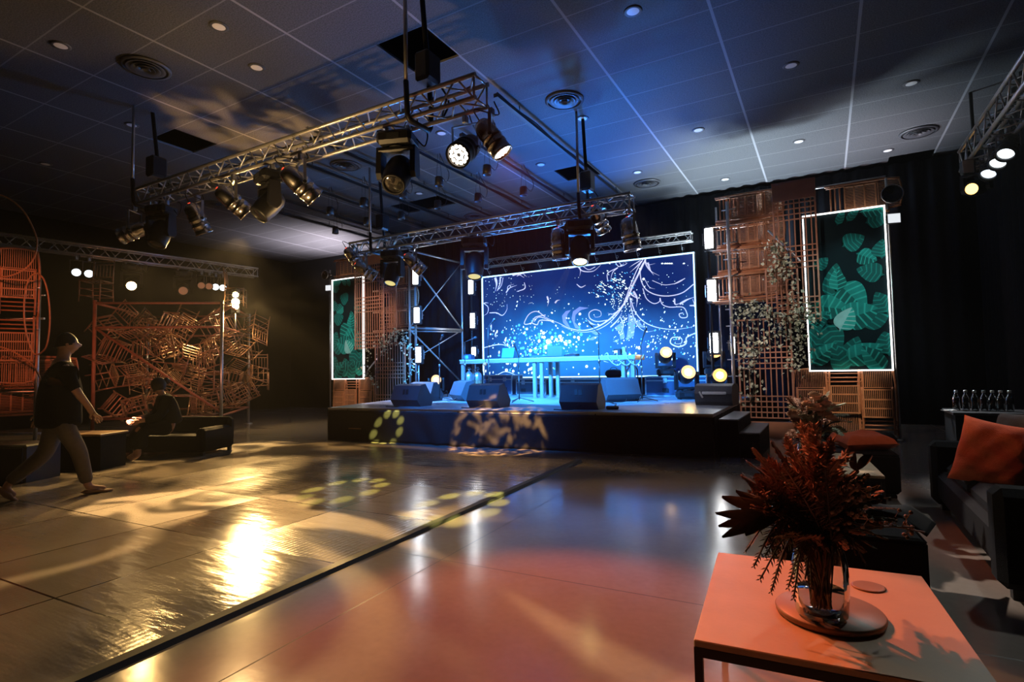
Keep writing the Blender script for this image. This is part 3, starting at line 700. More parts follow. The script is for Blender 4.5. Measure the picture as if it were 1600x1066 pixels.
for pts, a, b in [
    ([(1195, 62), (1150, 160), (1110, 240), (1080, 310), (1050, 370), (1000, 430), (930, 495), (840, 545), (750, 562), (660, 545), (600, 515), (540, 490), (495, 468)], 15, 9),
    ([(1175, 62), (1130, 150), (1085, 260), (1060, 330), (1020, 420), (940, 510), (850, 560), (760, 575), (680, 560), (610, 530)], 8, 6),
    ([(1155, 150), (1165, 220), (1200, 280), (1270, 315), (1360, 322), (1450, 300), (1535, 240)], 7, 7),
    ([(1175, 270), (1200, 340), (1250, 375), (1290, 362), (1295, 338), (1310, 380), (1360, 400), (1450, 400), (1480, 440), (1480, 470), (1440, 472), (1428, 448), (1455, 440)], 6, 6),
    ([(1090, 340), (1120, 430), (1180, 500), (1270, 540), (1380, 555), (1480, 545), (1540, 530)], 8, 5), ([(1085, 330), (1100, 430), (1140, 530), (1200, 570), (1270, 560)], 6, 4),
    ([(1540, 580), (1480, 610), (1472, 655), (1420, 675), (1368, 650), (1380, 612), (1440, 615), (1442, 650), (1405, 655), (1400, 640)], 10, 8),
    ([(930, 490), (860, 500), (810, 480), (803, 440), (840, 418), (880, 430), (882, 462), (845, 470), (838, 450)], 8, 5),
    ([(495, 468), (440, 430), (385, 450), (352, 515), (400, 510), (430, 470), (500, 455)], 7, 7), ([(400, 508), (440, 522), (462, 492), (540, 495)], 8, 8), ([(420, 500), (450, 470), (500, 480), (560, 510)], 6, 6),
    ([(725, 112), (760, 150), (830, 150), (882, 108)], 9, 6), ([(735, 115), (742, 150), (736, 185)], 9, 3), ([(760, 110), (800, 140), (845, 120)], 5, 5), ([(660, 130), (700, 125), (720, 105)], 8, 3),
    ([(150, 195), (160, 240), (150, 290)], 26, 6), ([(185, 190), (182, 240), (160, 290)], 14, 5), ([(205, 195), (192, 250), (165, 285)], 5, 5), ([(225, 300), (250, 268), (300, 248)], 12, 5), ([(235, 285), (240, 255), (280, 240)], 6, 4),
    ([(352, 228), (355, 270), (300, 292)], 6, 14), ([(270, 180), (310, 172), (350, 195)], 14, 6), ([(300, 185), (340, 168), (370, 190)], 6, 4),
    ([(68, 372), (100, 400), (96, 440), (66, 462)], 6, 5), ([(110, 440), (160, 440), (200, 457), (230, 420), (232, 380)], 9, 5), ([(70, 375), (85, 370), (105, 372)], 9, 4),
    ([(1190, 72), (1200, 110), (1230, 150), (1290, 182)], 12, 4), ([(1210, 90), (1225, 140), (1250, 178)], 14, 5), ([(1185, 75), (1215, 105), (1262, 97)], 5, 3), ([(1170, 80), (1130, 120), (1085, 160)], 12, 4), ([(1180, 90), (1150, 150), (1135, 200)], 10, 4), ([(1160, 75), (1110, 105), (1080, 125)], 8, 3),
    ([(1392, 240), (1430, 222), (1468, 200)], 6, 16), ([(1240, 215), (1320, 245), (1395, 238)], 4, 4), ([(1190, 210), (1220, 260), (1260, 275)], 5, 3),
    ([(932, 222), (932, 165), (1002, 125)], 6, 6), ([(1002, 125), (965, 160), (950, 222)], 8, 4), ([(985, 85), (1010, 118), (1060, 100), (1050, 85)], 6, 5), ([(1010, 90), (1030, 108), (1045, 92)], 5, 4),
    ([(715, 240), (745, 262), (778, 248)], 6, 12), ([(165, 870), (220, 848), (285, 868), (305, 890)], 7, 6), ([(190, 895), (230, 870), (290, 885)], 5, 5), ([(70, 682), (170, 660), (230, 668), (292, 688)], 8, 5),
    ([(205, 640), (225, 660), (245, 640)], 6, 4), ([(890, 730), (900, 770), (935, 785)], 8, 4), ([(1430, 380), (1480, 350), (1535, 330)], 16, 6), ([(1395, 340), (1400, 380), (1440, 372)], 12, 6), ([(1500, 390), (1535, 385), (1520, 345)], 10, 6),
    ([(1110, 290), (1135, 340), (1130, 400)], 18, 4), ([(1080, 300), (1120, 330), (1165, 345)], 12, 3), ([(1000, 430), (960, 450), (930, 440)], 8, 3), ([(510, 325), (520, 360), (512, 395)], 16, 3), ([(565, 372), (580, 355), (600, 350)], 16, 4),
    ([(120, 520), (122, 545), (120, 562)], 18, 4), ([(155, 575), (150, 600), (160, 612)], 14, 4), ([(1020, 470), (1040, 530), (1020, 580)], 10, 5), ([(950, 540), (1000, 490), (1030, 440)], 12, 6), ([(780, 490), (820, 515), (858, 525)], 20, 6)]:
    ribbon(so, pts, a * k, b * k)
so.build('scroll_picture', E_LIL, scr)
lf = MB()
for pts in [[(1075, 445), (1128, 480), (1112, 600), (1060, 632), (1072, 540)], [(620, 505), (614, 460), (640, 428), (676, 420), (652, 450), (642, 490), (672, 545), (640, 530)], [(705, 545), (680, 480), (690, 430), (735, 398), (800, 405), (742, 422), (707, 455), (702, 505), (750, 558)],
            [(790, 628), (830, 605), (870, 600), (830, 630)], [(1140, 480), (1165, 520), (1200, 545), (1150, 540), (1130, 510)], [(980, 540), (1030, 505), (1040, 560), (990, 565)], [(1010, 575), (1040, 555), (1050, 610), (1020, 628)], [(815, 575), (860, 568), (890, 585), (850, 595)], [(965, 640), (1010, 620), (1000, 645)]]:
    lf.flat([z8(*p) + V((0, .002, 0)) for p in pts])
lf.build('leaf_picture', E_FILL, scr)
rnd = random.Random(3); sw = MB(); sc = MB()
def dot(mb, x, y, r, st=1, ang=0, dy=0):
    c = z8(x, y); R = r * k; nn = 8 if r > 4 else 5
    mb.flat([c + V((R * (st * math.cos(ang) * math.cos(a) - math.sin(ang) * math.sin(a)), dy, R * (st * math.sin(ang) * math.cos(a) + math.cos(ang) * math.sin(a)))) for a in [2 * PI * q / nn for q in range(nn)]])
for x, y, r in [(275, 646, 15), (252, 695, 13), (395, 702, 14), (485, 580, 13), (490, 610, 12), (520, 640, 22), (600, 605, 15), (610, 630, 13), (665, 640, 14), (700, 608, 10), (728, 612, 12), (235, 785, 18), (287, 803, 14), (228, 838, 13), (275, 845, 11), (302, 878, 12), (397, 830, 12), (375, 800, 10), (355, 852, 9), (500, 680, 16), (370, 552, 10), (738, 448, 10), (735, 518, 10), (865, 325, 8), (1085, 730, 9), (1150, 683, 12), (1180, 205, 9), (1040, 222, 9), (785, 812, 11), (840, 826, 7), (455, 635, 12), (430, 688, 11), (640, 655, 13), (575, 625, 12), (470, 565, 9), (545, 610, 11)]: dot(sw, x, y, r, 1.05, .3)
for _ in range(110): dot(sc, rnd.gauss(480, 150), rnd.gauss(650, 70), rnd.uniform(4, 13))
for _ in range(150): dot(sw, rnd.gauss(520, 190), rnd.gauss(610, 110), rnd.uniform(2, 6.5), rnd.uniform(1, 1.5), rnd.uniform(0, 3))
for _ in range(210):
    x = rnd.uniform(950, 1550); y = rnd.triangular(380, 860, 620); dot(sw if rnd.random() < .7 else sc, x, y, rnd.uniform(1.6, 5), rnd.uniform(1, 2.1), 1.1)
for _ in range(120): dot(sw, rnd.gauss(1060, 60), rnd.gauss(420, 90), rnd.uniform(1.4, 3.4), rnd.uniform(1.2, 2.6), 1.0)
for _ in range(140): dot(sw if rnd.random() < .55 else sc, rnd.gauss(980, 75), rnd.gauss(260, 60), rnd.uniform(2, 4), rnd.uniform(1.5, 3.2), -.55)
for _ in range(70): dot(sw, rnd.uniform(80, 420), rnd.uniform(180, 420), rnd.uniform(1.5, 4))
for _ in range(70): dot(sw if rnd.random() < .5 else sc, rnd.uniform(80, 480), rnd.uniform(540, 900), rnd.uniform(2, 7), rnd.uniform(1, 2.5), 1.4)
for _ in range(60): dot(sw, rnd.uniform(500, 1500), rnd.uniform(90, 420), rnd.uniform(1.5, 3.8))
for x in (1330, 1345, 1360, 1375, 1310, 1460): dot(sw, x, 97, 5, 1.6)
sw.build('spark_picture', E_SPK, scr); sc.build('blue_spark_picture', E_CYN, scr)
mb = MB()
for i in range(11):
    x = lerp(sx0 + .25, sx1 - .25, i / 10); mb.tube((x, SY + .05, sz1 + .02), (x, 13.25, 4.22), .006, 5); mb.path([(x + .03 * math.cos(a), SY + .03, sz1 + .13 + .035 * math.sin(a)) for a in [2 * PI * q / 8 for q in range(8)]], .006, 4, True)
mb.build('rigging_wires', M['steel'], scr)

# ------------------------------------------------------------------ desk of the band on stage
DY = 11.35
a = at(718, 556, y=DY); b = at(992, 553, y=DY); dz = 1.56
pL = at(718, 557, z=dz); pR = at(993, 551, z=dz)
desk = thing('stage_desk', 'long glass topped desk with glowing edge and paired metal legs on the stage', 'desk', (0, 0, 0))
DX0, DX1 = -8.0, -4.15
pL = at(718, 563, y=DY); pR = at(993, 556, y=DY); zt = (pL.z + pR.z) / 2; DX0, DX1 = pL.x, pR.x
mb = MB(); mb.box(((DX0 + DX1) / 2, DY + .35, zt), (DX1 - DX0, .72, .03), None, .006); mb.build('glass_top', pm('frosted_glass_top', (.6, .65, .7), .15, 0, .05, 10, coat=1), desk)
mb = MB(); mb.box(((DX0 + DX1) / 2, DY + .02, zt - .05), (DX1 - DX0 - .02, .05, .08), None, .008); mb.box(((DX0 + DX1) / 2, DY + .68, zt - .05), (DX1 - DX0 - .02, .05, .08), None, .008)
for x in (DX0 + .04, DX1 - .04): mb.box((x, DY + .35, zt - .05), (.05, .62, .08))
mb.build('metal_frame', M['alu'], desk)
for px in (724, 741, 836, 847, 861, 872, 975, 990):
    x = at(px, 600, y=DY + .1).x; rear = px in (861, 872, 741)
    mb = MB(); yy = DY + (.55 if rear else .08); x = at(px, 600, y=yy).x
    mb.box((x, yy, (zt - .09 + ST) / 2), (.085, .075, zt - .09 - ST), None, .008); mb.box((x, yy, ST + .008), (.13, .12, .016)); mb.build('leg', M['alu'], desk)
tz = zt + .016
def laptop(x, y, rz, label, lid, back=.9):
    t = thing('laptop', label, 'laptop', (x, y, tz), rz, None)
    MB().box((0, 0, .012), (.36, .26, .02), None, .006).build('keyboard_base', M['plastic'], t)
    R = Matrix.Rotation(back, 3, 'X'); MB().box(V((0, -.12, .02)) + R @ V((0, 0, .125)), (.36, .012, .25), R, .005).build('lid', lid, t); return t
laptop(at(868, 553, y=DY + .3).x, DY + .3, .25, 'dark open laptop in the middle of the stage desk', pm('dark_blue_lid', (.03, .05, .09), .35), -.12)
laptop(at(797, 556, y=DY + .35).x, DY + .35, -.1, 'blue glowing open laptop left on the stage desk', em('lit_blue_lid', (.03, .33, .75), .8), -.25)
t = thing('mixer', 'small dark mixer beside the open laptop on the desk', 'mixer', (at(893, 551, y=DY + .3).x, DY + .3, tz), 0)
MB().box((0, 0, .03), (.3, .24, .06), Matrix.Rotation(.12, 3, 'X'), .01).build('body', M['plastic'], t); mb = MB()
for i in range(4):
    for j in range(3): mb.lathe([(.012, 0), (.01, .02)], (-.1 + .065 * i, -.07 + .07 * j, .062 + (.008 * j - .008)), (0, 0, 1), 8)
mb.build('control_knobs', M['steel'], t)
t = thing('keyboard_controller', 'thin blue lit controller lying left of the dark laptop on the desk', 'music controller', (at(846, 554, y=DY + .3).x, DY + .3, tz), 0)
MB().box((0, 0, .02), (.55, .24, .04), None, .01).build('body', M['navy_case'], t); mb = MB()
for i in range(12): mb.box((-.24 + .044 * i, -.05, .043), (.036, .1, .008))
mb.build('pads', E_SCREEN, t)
t = thing('projector_box', 'black device with a small white tower at the right end of the desk', 'device', (at(966, 549, y=DY + .3).x, DY + .3, tz), 0)
MB().box((0, 0, .07), (.17, .2, .14), None, .015).build('body', M['plastic'], t); MB().box((-.02, -.102, .08), (.07, .006, .05)).build('display', E_COOL, t); MB().box((.14, .0, .09), (.07, .1, .18), None, .01).build('side_tower', M['white'], t)
t = thing('monitor_box', 'dark box with a lit blue window at the left end of the desk', 'device', (at(733, 553, y=DY + .3).x, DY + .3, tz), 0)
MB().box((0, 0, .07), (.24, .2, .14), None, .015).build('body', M['navy_case'], t); MB().box((-.02, -.102, .07), (.12, .006, .08)).build('display', E_SCREEN, t)
mb = MB()
for i in range(3):
    x = at(940 + 14 * i, 556, y=DY).x; mb.path(spline([(x, DY + .2, tz + .02), (x + .12, DY + .05, tz + .05), (x + .2, DY - .06, tz - .1), (x + .38, DY - .03, tz - .22), (x + .5, DY + .1, tz + .0)], 6), .011, 5)
tag(mb.build('cable', M['white']), 'bundle of pale cables over the right part of the desk', 'cable')
t = thing('clip_light', 'small warm lamp hung under the left part of the desk', 'lamp', (at(759, 569, y=DY).x, DY - .03, at(759, 569, y=DY).z), 0)
MB().lathe([(.001, -.05), (.04, -.04), (.045, .04), (.001, .05)], (0, 0, 0), (0, -1, -.2), 12).build('bulb', E_DIM, t); MB().tube((0, .02, .03), (0, .02, .12), .01, 6).build('clip', M['black'], t)

# flight cases and cabinets at the foot of the screen
def flight_case(x0, x1, y0, y1, z0, z1, label, body='case', lid=.78):
    t = thing('flight_case', label, 'flight case', ((x0 + x1) / 2, (y0 + y1) / 2, z0), 0, 'flight cases on the stage'); w, d, h = x1 - x0, y1 - y0, z1 - z0
    bd_ = MB().box((0, 0, h / 2), (w - .02, d - .02, h - .02)).build('body', M[body], t); e = MB()
    for sy in (-1, 1):
        for zz in (.012, h - .012, h * lid): e.box((0, sy * (d / 2 - .008), zz), (w, .022, .028))
        for sx in (-1, 1): e.box((sx * (w / 2 - .012), sy * (d / 2 - .008), h / 2), (.028, .022, h))
    for sx in (-1, 1):
        for zz in (.012, h - .012): e.box((sx * (w / 2 - .012), 0, zz), (.026, d - .04, .026))
    e.build('edge_trim', M['alu'], t); m = max(2, int(w / .7))
    for i in range(m):
        MB().box((-w / 2 + w * (i + .5) / m, -d / 2 - .004, h * lid), (.1, .012, .11), None, .01).build('latch', M['steel'], bd_)
        MB().box((-w / 2 + w * (i + .5) / m, -d / 2 - .004, h * .3), (.14, .01, .09), None, .01).build('handle', M['black'], bd_)
    return t
cy = 12.55
x0 = at(1008, 605, y=cy).x; x1 = at(1142, 605, y=cy).x; z1 = at(1050, 588, y=cy).z
flight_case(x0, x1, cy, cy + .6, ST, z1, 'long blue lit flight case at the right foot of the screen', 'navy_case')
x0 = at(755, 600, y=cy).x; x1 = at(800, 600, y=cy).x; flight_case(x0, x1, cy, cy + .6, ST, at(790, 586, y=cy).z, 'flight case behind the desk, left of its middle legs', 'navy_case')
x0 = at(806, 600, y=cy).x; x1 = at(853, 600, y=cy).x; flight_case(x0, x1, cy, cy + .6, ST, at(830, 592, y=cy).z, 'dark case between the desk legs in front of the screen', 'case')
x0 = at(872, 600, y=cy).x; x1 = at(968, 600, y=cy).x; flight_case(x0, x1, cy, cy + .6, ST, at(900, 592, y=cy).z, 'long black case behind the big middle floor monitor', 'case')
t = thing('bag', 'dark rounded bag on the black case under the right end of the desk', 'bag', (at(957, 592, y=cy + .2).x, cy + .3, at(900, 592, y=cy).z), 0)
MB().grid(lambda u, v: (.22 * math.cos(2 * PI * u) * math.sin(PI * v) ** .6, .16 * math.sin(2 * PI * u) * math.sin(PI * v) ** .6, .11 - .11 * math.cos(PI * v)), 16, 8).build('body', M['black_cloth'], t)
MB().path([(.09 * math.cos(a), 0, .2 + .07 * math.sin(a)) for a in [PI * q / 8 for q in range(9)]], .01, 6).build('handle', M['rubber'], t)

# gas cylinders
def gas(px, y, label, k=1.):
    x = at(px, 590, y=y).x; t = thing('gas_cylinder', label, 'gas cylinder', (x, y, ST), 0, 'gas cylinders under the desk')
    MB().lathe([(.10, 0), (.115, .02), (.115, .5), (.10, .58), (.05, .63), (.03, .65)], n=18).build('cylinder', M['co2'], t)
    MB().lathe([(.117, .18), (.117, .42)], n=18, cap0=False, cap1=False).build('paper_label', M['tan'], t)
    mb = MB(); mb.tube((0, 0, .64), (0, 0, .72), .022, 8); mb.tube((-.06, 0, .70), (.07, 0, .70), .014, 8); mb.lathe([(.035, 0), (.035, .02)], (0, 0, .73), (0, 0, 1), 10); mb.build('valve', M['steel'], t)
    MB().path(spline([(.07, 0, .70), (.2, -.05, .62), (.22, -.08, .2), (.3, -.1, .02)], 6), .012, 6).build('hose', M['rubber'], t)
gas(733, DY + .25, 'silver gas cylinder under the left end of the desk, outer one'); gas(746, DY + .4, 'silver gas cylinder under the left end of the desk, inner one'); gas(983, DY + .25, 'silver gas cylinder under the right end of the desk')

# floor monitors
def wedge(p, rz, label, w=.64, k=1., mat='speaker', roll=0, badge=True):
    t = thing('floor_monitor', label, 'floor monitor', p, rz, 'stage floor monitors')
    prof = [(.09, 0), (-.02, .13), (.10, .40), (.25, .43), (.50, .12), (.44, 0)]
    T = Matrix(((0, 0, 1, 0), (1, 0, 0, 0), (0, 1, 0, 0), (0, 0, 0, 1)))
    cb_ = MB().prism([(a * k, b * k) for a, b in prof], w * k, T).build('cabinet', M[mat], t)
    if badge:
        dd = V((0, .12, .27)).normalized(); R = Matrix((V((1, 0, 0)), dd, V((1, 0, 0)).cross(dd))).transposed(); mb = MB()
        for sx in (-.04, .035): mb.box(V((sx * k, (-.02 + .12 * .56) * k, (.13 + .27 * .56) * k)), (.05 * k, .10 * k, .014), R @ Matrix.Rotation(.18, 3, 'Z'))
        mb.build('handle_slots', M['black'], cb_)
    dd = V((0, .25, -.31)).normalized(); R = Matrix((V((1, 0, 0)), dd, V((1, 0, 0)).cross(dd))).transposed()
    MB().box(V((0, .383, .283)) * k, (w * k * .92, .36 * k, .02), R).build('grille', M['grille'], cb_)
    MB().path(spline([(.05, 0.02, .07), (.0, -.08, .03), (-.12, -.12, .008), (-.4, -.05, .006)], 6), .008, 5).build('cable', M['rubber'], t)
    return t
p = at(630, 636, z=ST); wedge(p + V((0, .03, 0)), .05, 'black floor monitor at the left front of the stage', k=1.0)
p = at(655, 628, z=ST); wedge(p + V((-.1, .12, 0)), .05, 'floor monitor standing just behind the left front one', k=1.0)
p = at(712, 627, z=ST); wedge(p + V((0, 0, 0)), -.55, 'blue lit floor monitor turned sideways, left of the gold lit one', k=1.05, badge=False)
p = at(751, 638, z=ST); wedge(p + V((0, .04, 0)), .03, 'floor monitor with a gold lit end left of the stage centre', k=1.0)
p = at(902, 641, z=ST); wedge(p + V((0, .03, 0)), .06, 'large floor monitor at the stage edge right of centre', k=1.0)
p = at(968, 628, z=ST); wedge(p + V((.1, 0, 0)), .75, 'blue floor monitor turned half right, below the right end of the desk', k=1.1, badge=False)
# loudspeaker lying at the right stage corner
p = at(1112, 634, z=ST); t = thing('loudspeaker', 'black loudspeaker lying on its side at the right front of the stage', 'loudspeaker', p + V((.05, .25, 0)), -.12)
prof = [(-.19, 0), (-.22, .06), (-.24, .2), (-.2, .33), (-.08, .37), (.14, .36), (.2, .3), (.22, .12), (.18, 0)]
T = Matrix(((0, 0, 1, 0), (1, 0, 0, 0), (0, 1, 0, 0), (0, 0, 0, 1)))
MB().prism(prof, .62, T).build('cabinet', M['speaker'], t); MB().box((0.02, -.238, .21), (.4, .03, .05), None, .01).build('handle', M['downlens'], t)
MB().box((-.315, 0, .18), (.03, .34, .3), None, .01).build('grille', M['grille'], t); MB().box((-.2, -.235, .18), (.03, .025, .12), Matrix.Rotation(-.5, 3, 'Y'), .008).build('side_grip', M['downlens'], t)
# pedal on the deck
p = at(957, 640, z=ST); t = thing('foot_pedal', 'small black pedal on the deck beside the large floor monitor', 'pedal', p, .3)
MB().box((0, 0, .03), (.2, .12, .05), None, .012).build('body', M['black'], t); MB().lathe([(.018, .05), (.018, .075)], (.05, 0, 0), (0, 0, 1), 8).build('switch', M['steel'], t)

# microphone stands
def mic(px, py, y, top, label, boom=None, lean=0):
    x = at(px, py, y=y).x; t = thing('microphone_stand', label, 'microphone stand', (x, y, ST), 0, 'microphone stands on the stage'); h = top - ST
    MB().tube((0, 0, .05), (0, 0, h * .62), .013, 8).build('lower_tube', M['black'], t); MB().tube((0, 0, h * .58), (lean, 0, h), .009, 8).build('upper_tube', M['black'], t)
    MB().lathe([(.022, 0), (.022, .06)], (0, 0, h * .58), (0, 0, 1), 8).build('clutch', M['steel'], t)
    for q in range(3):
        a = q * 2 * PI / 3 + .5; MB().tube((0, 0, .09), (.3 * math.cos(a), .3 * math.sin(a), .012), .01, 6).build('leg', M['black'], t)
    o = V((lean, 0, h)); e = o + (V(boom) if boom else V((.08, -.05, .06)))
    if boom: MB().tube(o - V(boom) * .25, e, .008, 6).build('boom', M['black'], t)
    dd = (e - o).normalized(); MB().lathe([(.011, 0), (.017, .12), (.027, .14), (.029, .17), (.02, .2), (.001, .205)], e - dd * .02, dd, 10).build('microphone', M['plastic'], t)
    return t
mic(687, 600, 9.9, at(687, 535, y=9.9).z, 'microphone stand in front of the left scaffold, beside the low glowing lamp', lean=.0)
mic(727, 600, 10.6, at(720, 535, y=10.6).z, 'microphone stand at the left end of the desk', (.16, 0, .05))
mic(764, 600, 9.6, at(764, 512, y=9.6).z, 'tall microphone stand left of the screen, behind the gold lit monitor', (.05, 0, .05))
mic(811, 600, 9.9, at(811, 556, y=9.9).z, 'short microphone stand before the left desk legs', (-.05, 0, .12))
mic(937, 600, 9.5, at(937, 520, y=9.5).z, 'tall thin microphone stand in front of the right half of the screen', (-.12, 0, .12))
mic(1003, 600, 10.6, at(1003, 540, y=10.6).z, 'microphone stand right of the desk with a tan wrapped head', (.06, 0, .18))

# moving heads standing on the stage
def stage_head(px, py, y, z, label, lens, k=1.15, yaw=0, tilt=.1): 
    x = at(px, py, y=y).x; return moving_head(V((x, y, z)), yaw, tilt, label, hang=False, lens=lens, k=k, lw=.06)
flz = at(1050, 588, y=cy).z
stage_head(1040, 575, cy + .3, flz, 'glowing moving head on the long case, in front of the screen corner', E_WARM, 1.2, .35, .35)
stage_head(1116, 575, cy + .3, flz, 'moving head on the right end of the long case, under a strobe panel', em('warm_white_lens', (1, .85, .62), 16), 1.2, .3, .25)
stage_head(1073, 605, 11.6, ST, 'large glowing moving head on the deck before the long case', E_WARMHOT, 1.25, .4, .3)
stage_head(1123, 605, 11.3, ST, 'moving head on the deck behind the lying loudspeaker', em('warm_white_lens', (1, .8, .55), 12), 1.15, .3, .2)
stage_head(681, 600, 11.2, ST, 'moving head with an amber lens on the deck by the left scaffold', em('amber_lens', (1, .6, .3), 9), 1.1, .7, .1)

# strobe panels
def strobe(px, p0, p1, y, label, w=.2, stand=None):
    a = at(px, p0, y=y); b = at(px, p1, y=y); h = a.z - b.z; t = thing('strobe_panel', label, 'strobe light', (a.x, y, b.z), 0, 'white strobe panels')
    hs_ = MB().box((0, .05, h / 2), (w + .07, .09, h + .1), None, .012).build('housing', M['black'], t)
    MB().box((0, -.005, h / 2), (w, .025, h), None, .006).build('lit_face', E_WHITE, hs_)
    mb = MB()
    for s in (-1, 1): mb.bar((s * (w / 2 + .055), .06, h * .2), (s * (w / 2 + .055), .06, h * .8), .012, .03)
    mb.bar((-(w / 2 + .055), .11, h * .5), (w / 2 + .055, .11, h * .5), .03, .012); mb.build('bracket', M['steel'], t); return t
strobe(649, 420, 444, 10.9, 'top strobe panel on the left tower pole', .15); strobe(651, 481, 504, 10.9, 'middle strobe panel on the left tower pole', .15); strobe(653.5, 543, 566, 10.9, 'lowest strobe panel of the left tower, on its own pole', .15)
strobe(735.5, 438, 459, 13.0, 'top strobe panel left of the screen', .14); strobe(738, 490, 512, 13.0, 'middle strobe panel left of the screen', .14); strobe(740, 543, 556, 13.0, 'lowest strobe panel left of the screen, just above the desk', .12)
strobe(1107, 357, 388, 11.3, 'top strobe panel beside the right bamboo tower', .15); strobe(1111.5, 438, 470, 11.3, 'middle strobe panel beside the right bamboo tower', .15); strobe(1115, 521, 551, 11.5, 'lowest strobe panel left of the right scaffold pole', .15); strobe(1144.5, 527, 552, 11.6, 'narrow strobe panel behind the lower right lattice', .07)
# poles carrying them
def pole(px, y, z0, z1, label, mat='alu', r=.03, rungs=0):
    x = at(px, 500, y=y).x; t = thing('light_pole', label, 'pole', (x, y, z0), 0)
    MB().tube((0, 0, 0), (0, 0, z1 - z0), r, 10).build('tube', M[mat], t); MB().lathe([(.12, 0), (.12, .015), (.04, .03)], n=14).build('base_plate', M['steel'], t)
    if rungs:
        mb = MB()
        for i in range(rungs): mb.tube((-.1, 0, (i + .5) * (z1 - z0) / rungs), (.14, 0, (i + .5) * (z1 - z0) / rungs), .012, 6)
        mb.build('rungs', M['steel'], t)
    return t
pole(1143, 10.95, ST, 4.4, 'blue lit scaffold pole at the right edge of the stage', rungs=12); pole(653.5, 10.98, ST, at(653, 567, y=10.98).z, 'short pole under the lowest left strobe panel', r=.02)
pole(1144.5, 11.72, ST - .55, at(1144, 550, y=11.72).z, 'short dark pole behind the lower right lattice', 'black', .02)
pole(737, 13.12, ST, 3.9, 'dark pole carrying the strobe panels left of the screen', 'black', .025); pole(1111, 11.48, ST, 4.1, 'dark pole carrying the strobe panels right of the screen', 'black', .03)
# scaffold tower on the left
sc_ = thing('scaffold_tower', 'blue lit scaffold frame with crossing braces at the left of the stage', 'scaffold', (0, 0, 0))
A0 = at(640, 500, y=11.05); B0 = at(722, 500, y=13.1); zA, zB = 4.35, 4.45
for p, z in ((A0, zA), (B0, zB), (V((A0.x + .1, A0.y + .12, 0)), zA)): MB().tube((p.x, p.y, .0 if p.x < -9.5 else ST), (p.x, p.y, z), .03, 10).build('upright', M['alu'], sc_)
mid = lambda p, z: V((p.x, p.y, z)); zm = at(640, 512, y=A0.y).z; zm2 = at(722, 516, y=B0.y).z
for a, b, n_, r in [(mid(A0, at(640, 391, y=A0.y).z), mid(B0, at(722, 411, y=B0.y).z), 'ledger', .03), (mid(A0, zm), mid(B0, zm2), 'ledger', .035), (mid(A0, zm - .09), mid(B0, zm2 - .06), 'ledger', .02),
                    (mid(A0, at(640, 403, y=A0.y).z), mid(B0, zm2), 'brace', .022), (mid(A0, at(640, 515, y=A0.y).z), mid(B0, at(722, 600, y=B0.y).z), 'brace', .022), (mid(A0, at(640, 565, y=A0.y).z), mid(B0, zm2), 'brace', .014), (mid(A0, zm), mid(B0, at(722, 411, y=B0.y).z), 'brace', .014)]:
    MB().tube(a, b, r, 8).build(n_, M['alu'], sc_)

# ================================================================== bamboo chairs and lattices
CW, CH = .56, 1.10
def bamboo_chair_proto():
    t = thing('folding_bamboo_chair', '', 'chair')
    w = CW / 2
    for s in (-1, 1):
        MB().path(spline([(s * (w - .02), .02, 0), (s * (w - .015), .02, .5), (s * (w - .02), .015, .85), (s * (w - .05), .0, CH)], 4), .019, 7).build('rear_leg', M['bamboo'], t)
        MB().path(spline([(s * (w - .065), -.03, 0.02), (s * (w - .06), -.03, .4), (s * (w - .065), -.02, .8)], 3), .016, 7).build('front_leg', M['bamboo'], t)
    mb = MB(); rr = 17
    for i in range(rr):
        u = (i / (rr - 1) - .5) * (CW - .14); c = .035 * (1 - (2 * u / CW) ** 2); mb.bar((u, .0 + c * .6, .80), (u, -.01 + c * .6, CH - .02 + c), .009, .007, up=(0, 1, 0))
    mb.path([((i / 8 - .5) * (CW - .1), .035 * (1 - (i / 4 - 1) ** 2) * .6, CH + .033 * (1 - (i / 4 - 1) ** 2) - .01) for i in range(9)], .014, 6); mb.bar((-w + .05, 0, .79), (w - .05, 0, .79), .03, .012); mb.build('backrest', M['bamboo2'], t)
    mb = MB()
    for z0, z1 in ((.60, .75), (.45, .585), (.31, .435)):
        for i in range(15):
            u = (i / 14 - .5) * (CW - .18); mb.bar((u, -.045, z0), (u, -.045, z1), .010, .01, up=(0, 1, 0))
    for z in (.755, .592, .443, .30): mb.bar((-w + .06, -.047, z), (w - .06, -.047, z), .018, .022)
    for s in (-1, 1): mb.bar((s * (w - .085), -.045, .29), (s * (w - .085), -.045, .77), .022, .03, up=(0, 1, 0))
    mb.build('seat', M['bamboo2'], t)
    for z in (.09, .16, .23): MB().tube((-w + .02, .015, z), (w - .02, .015, z), .013, 7).build('rung', M['bamboo'], t)
    return t
BC = bamboo_chair_proto(); bc_used = [False]
def bchair(p, R, label, group, k=1.):
    if not bc_used[0]:
        bc_used[0] = True; BC.location = p; BC.rotation_mode = 'QUATERNION'; BC.rotation_quaternion = R.to_quaternion(); BC['label'] = label; BC['group'] = group; return BC
    return dup(BC, label, p, R=R, group=group)
RX = lambda a: Matrix.Rotation(a, 3, 'X'); RY = lambda a: Matrix.Rotation(a, 3, 'Y'); RZ = lambda a: Matrix.Rotation(a, 3, 'Z')
PY = 11.0
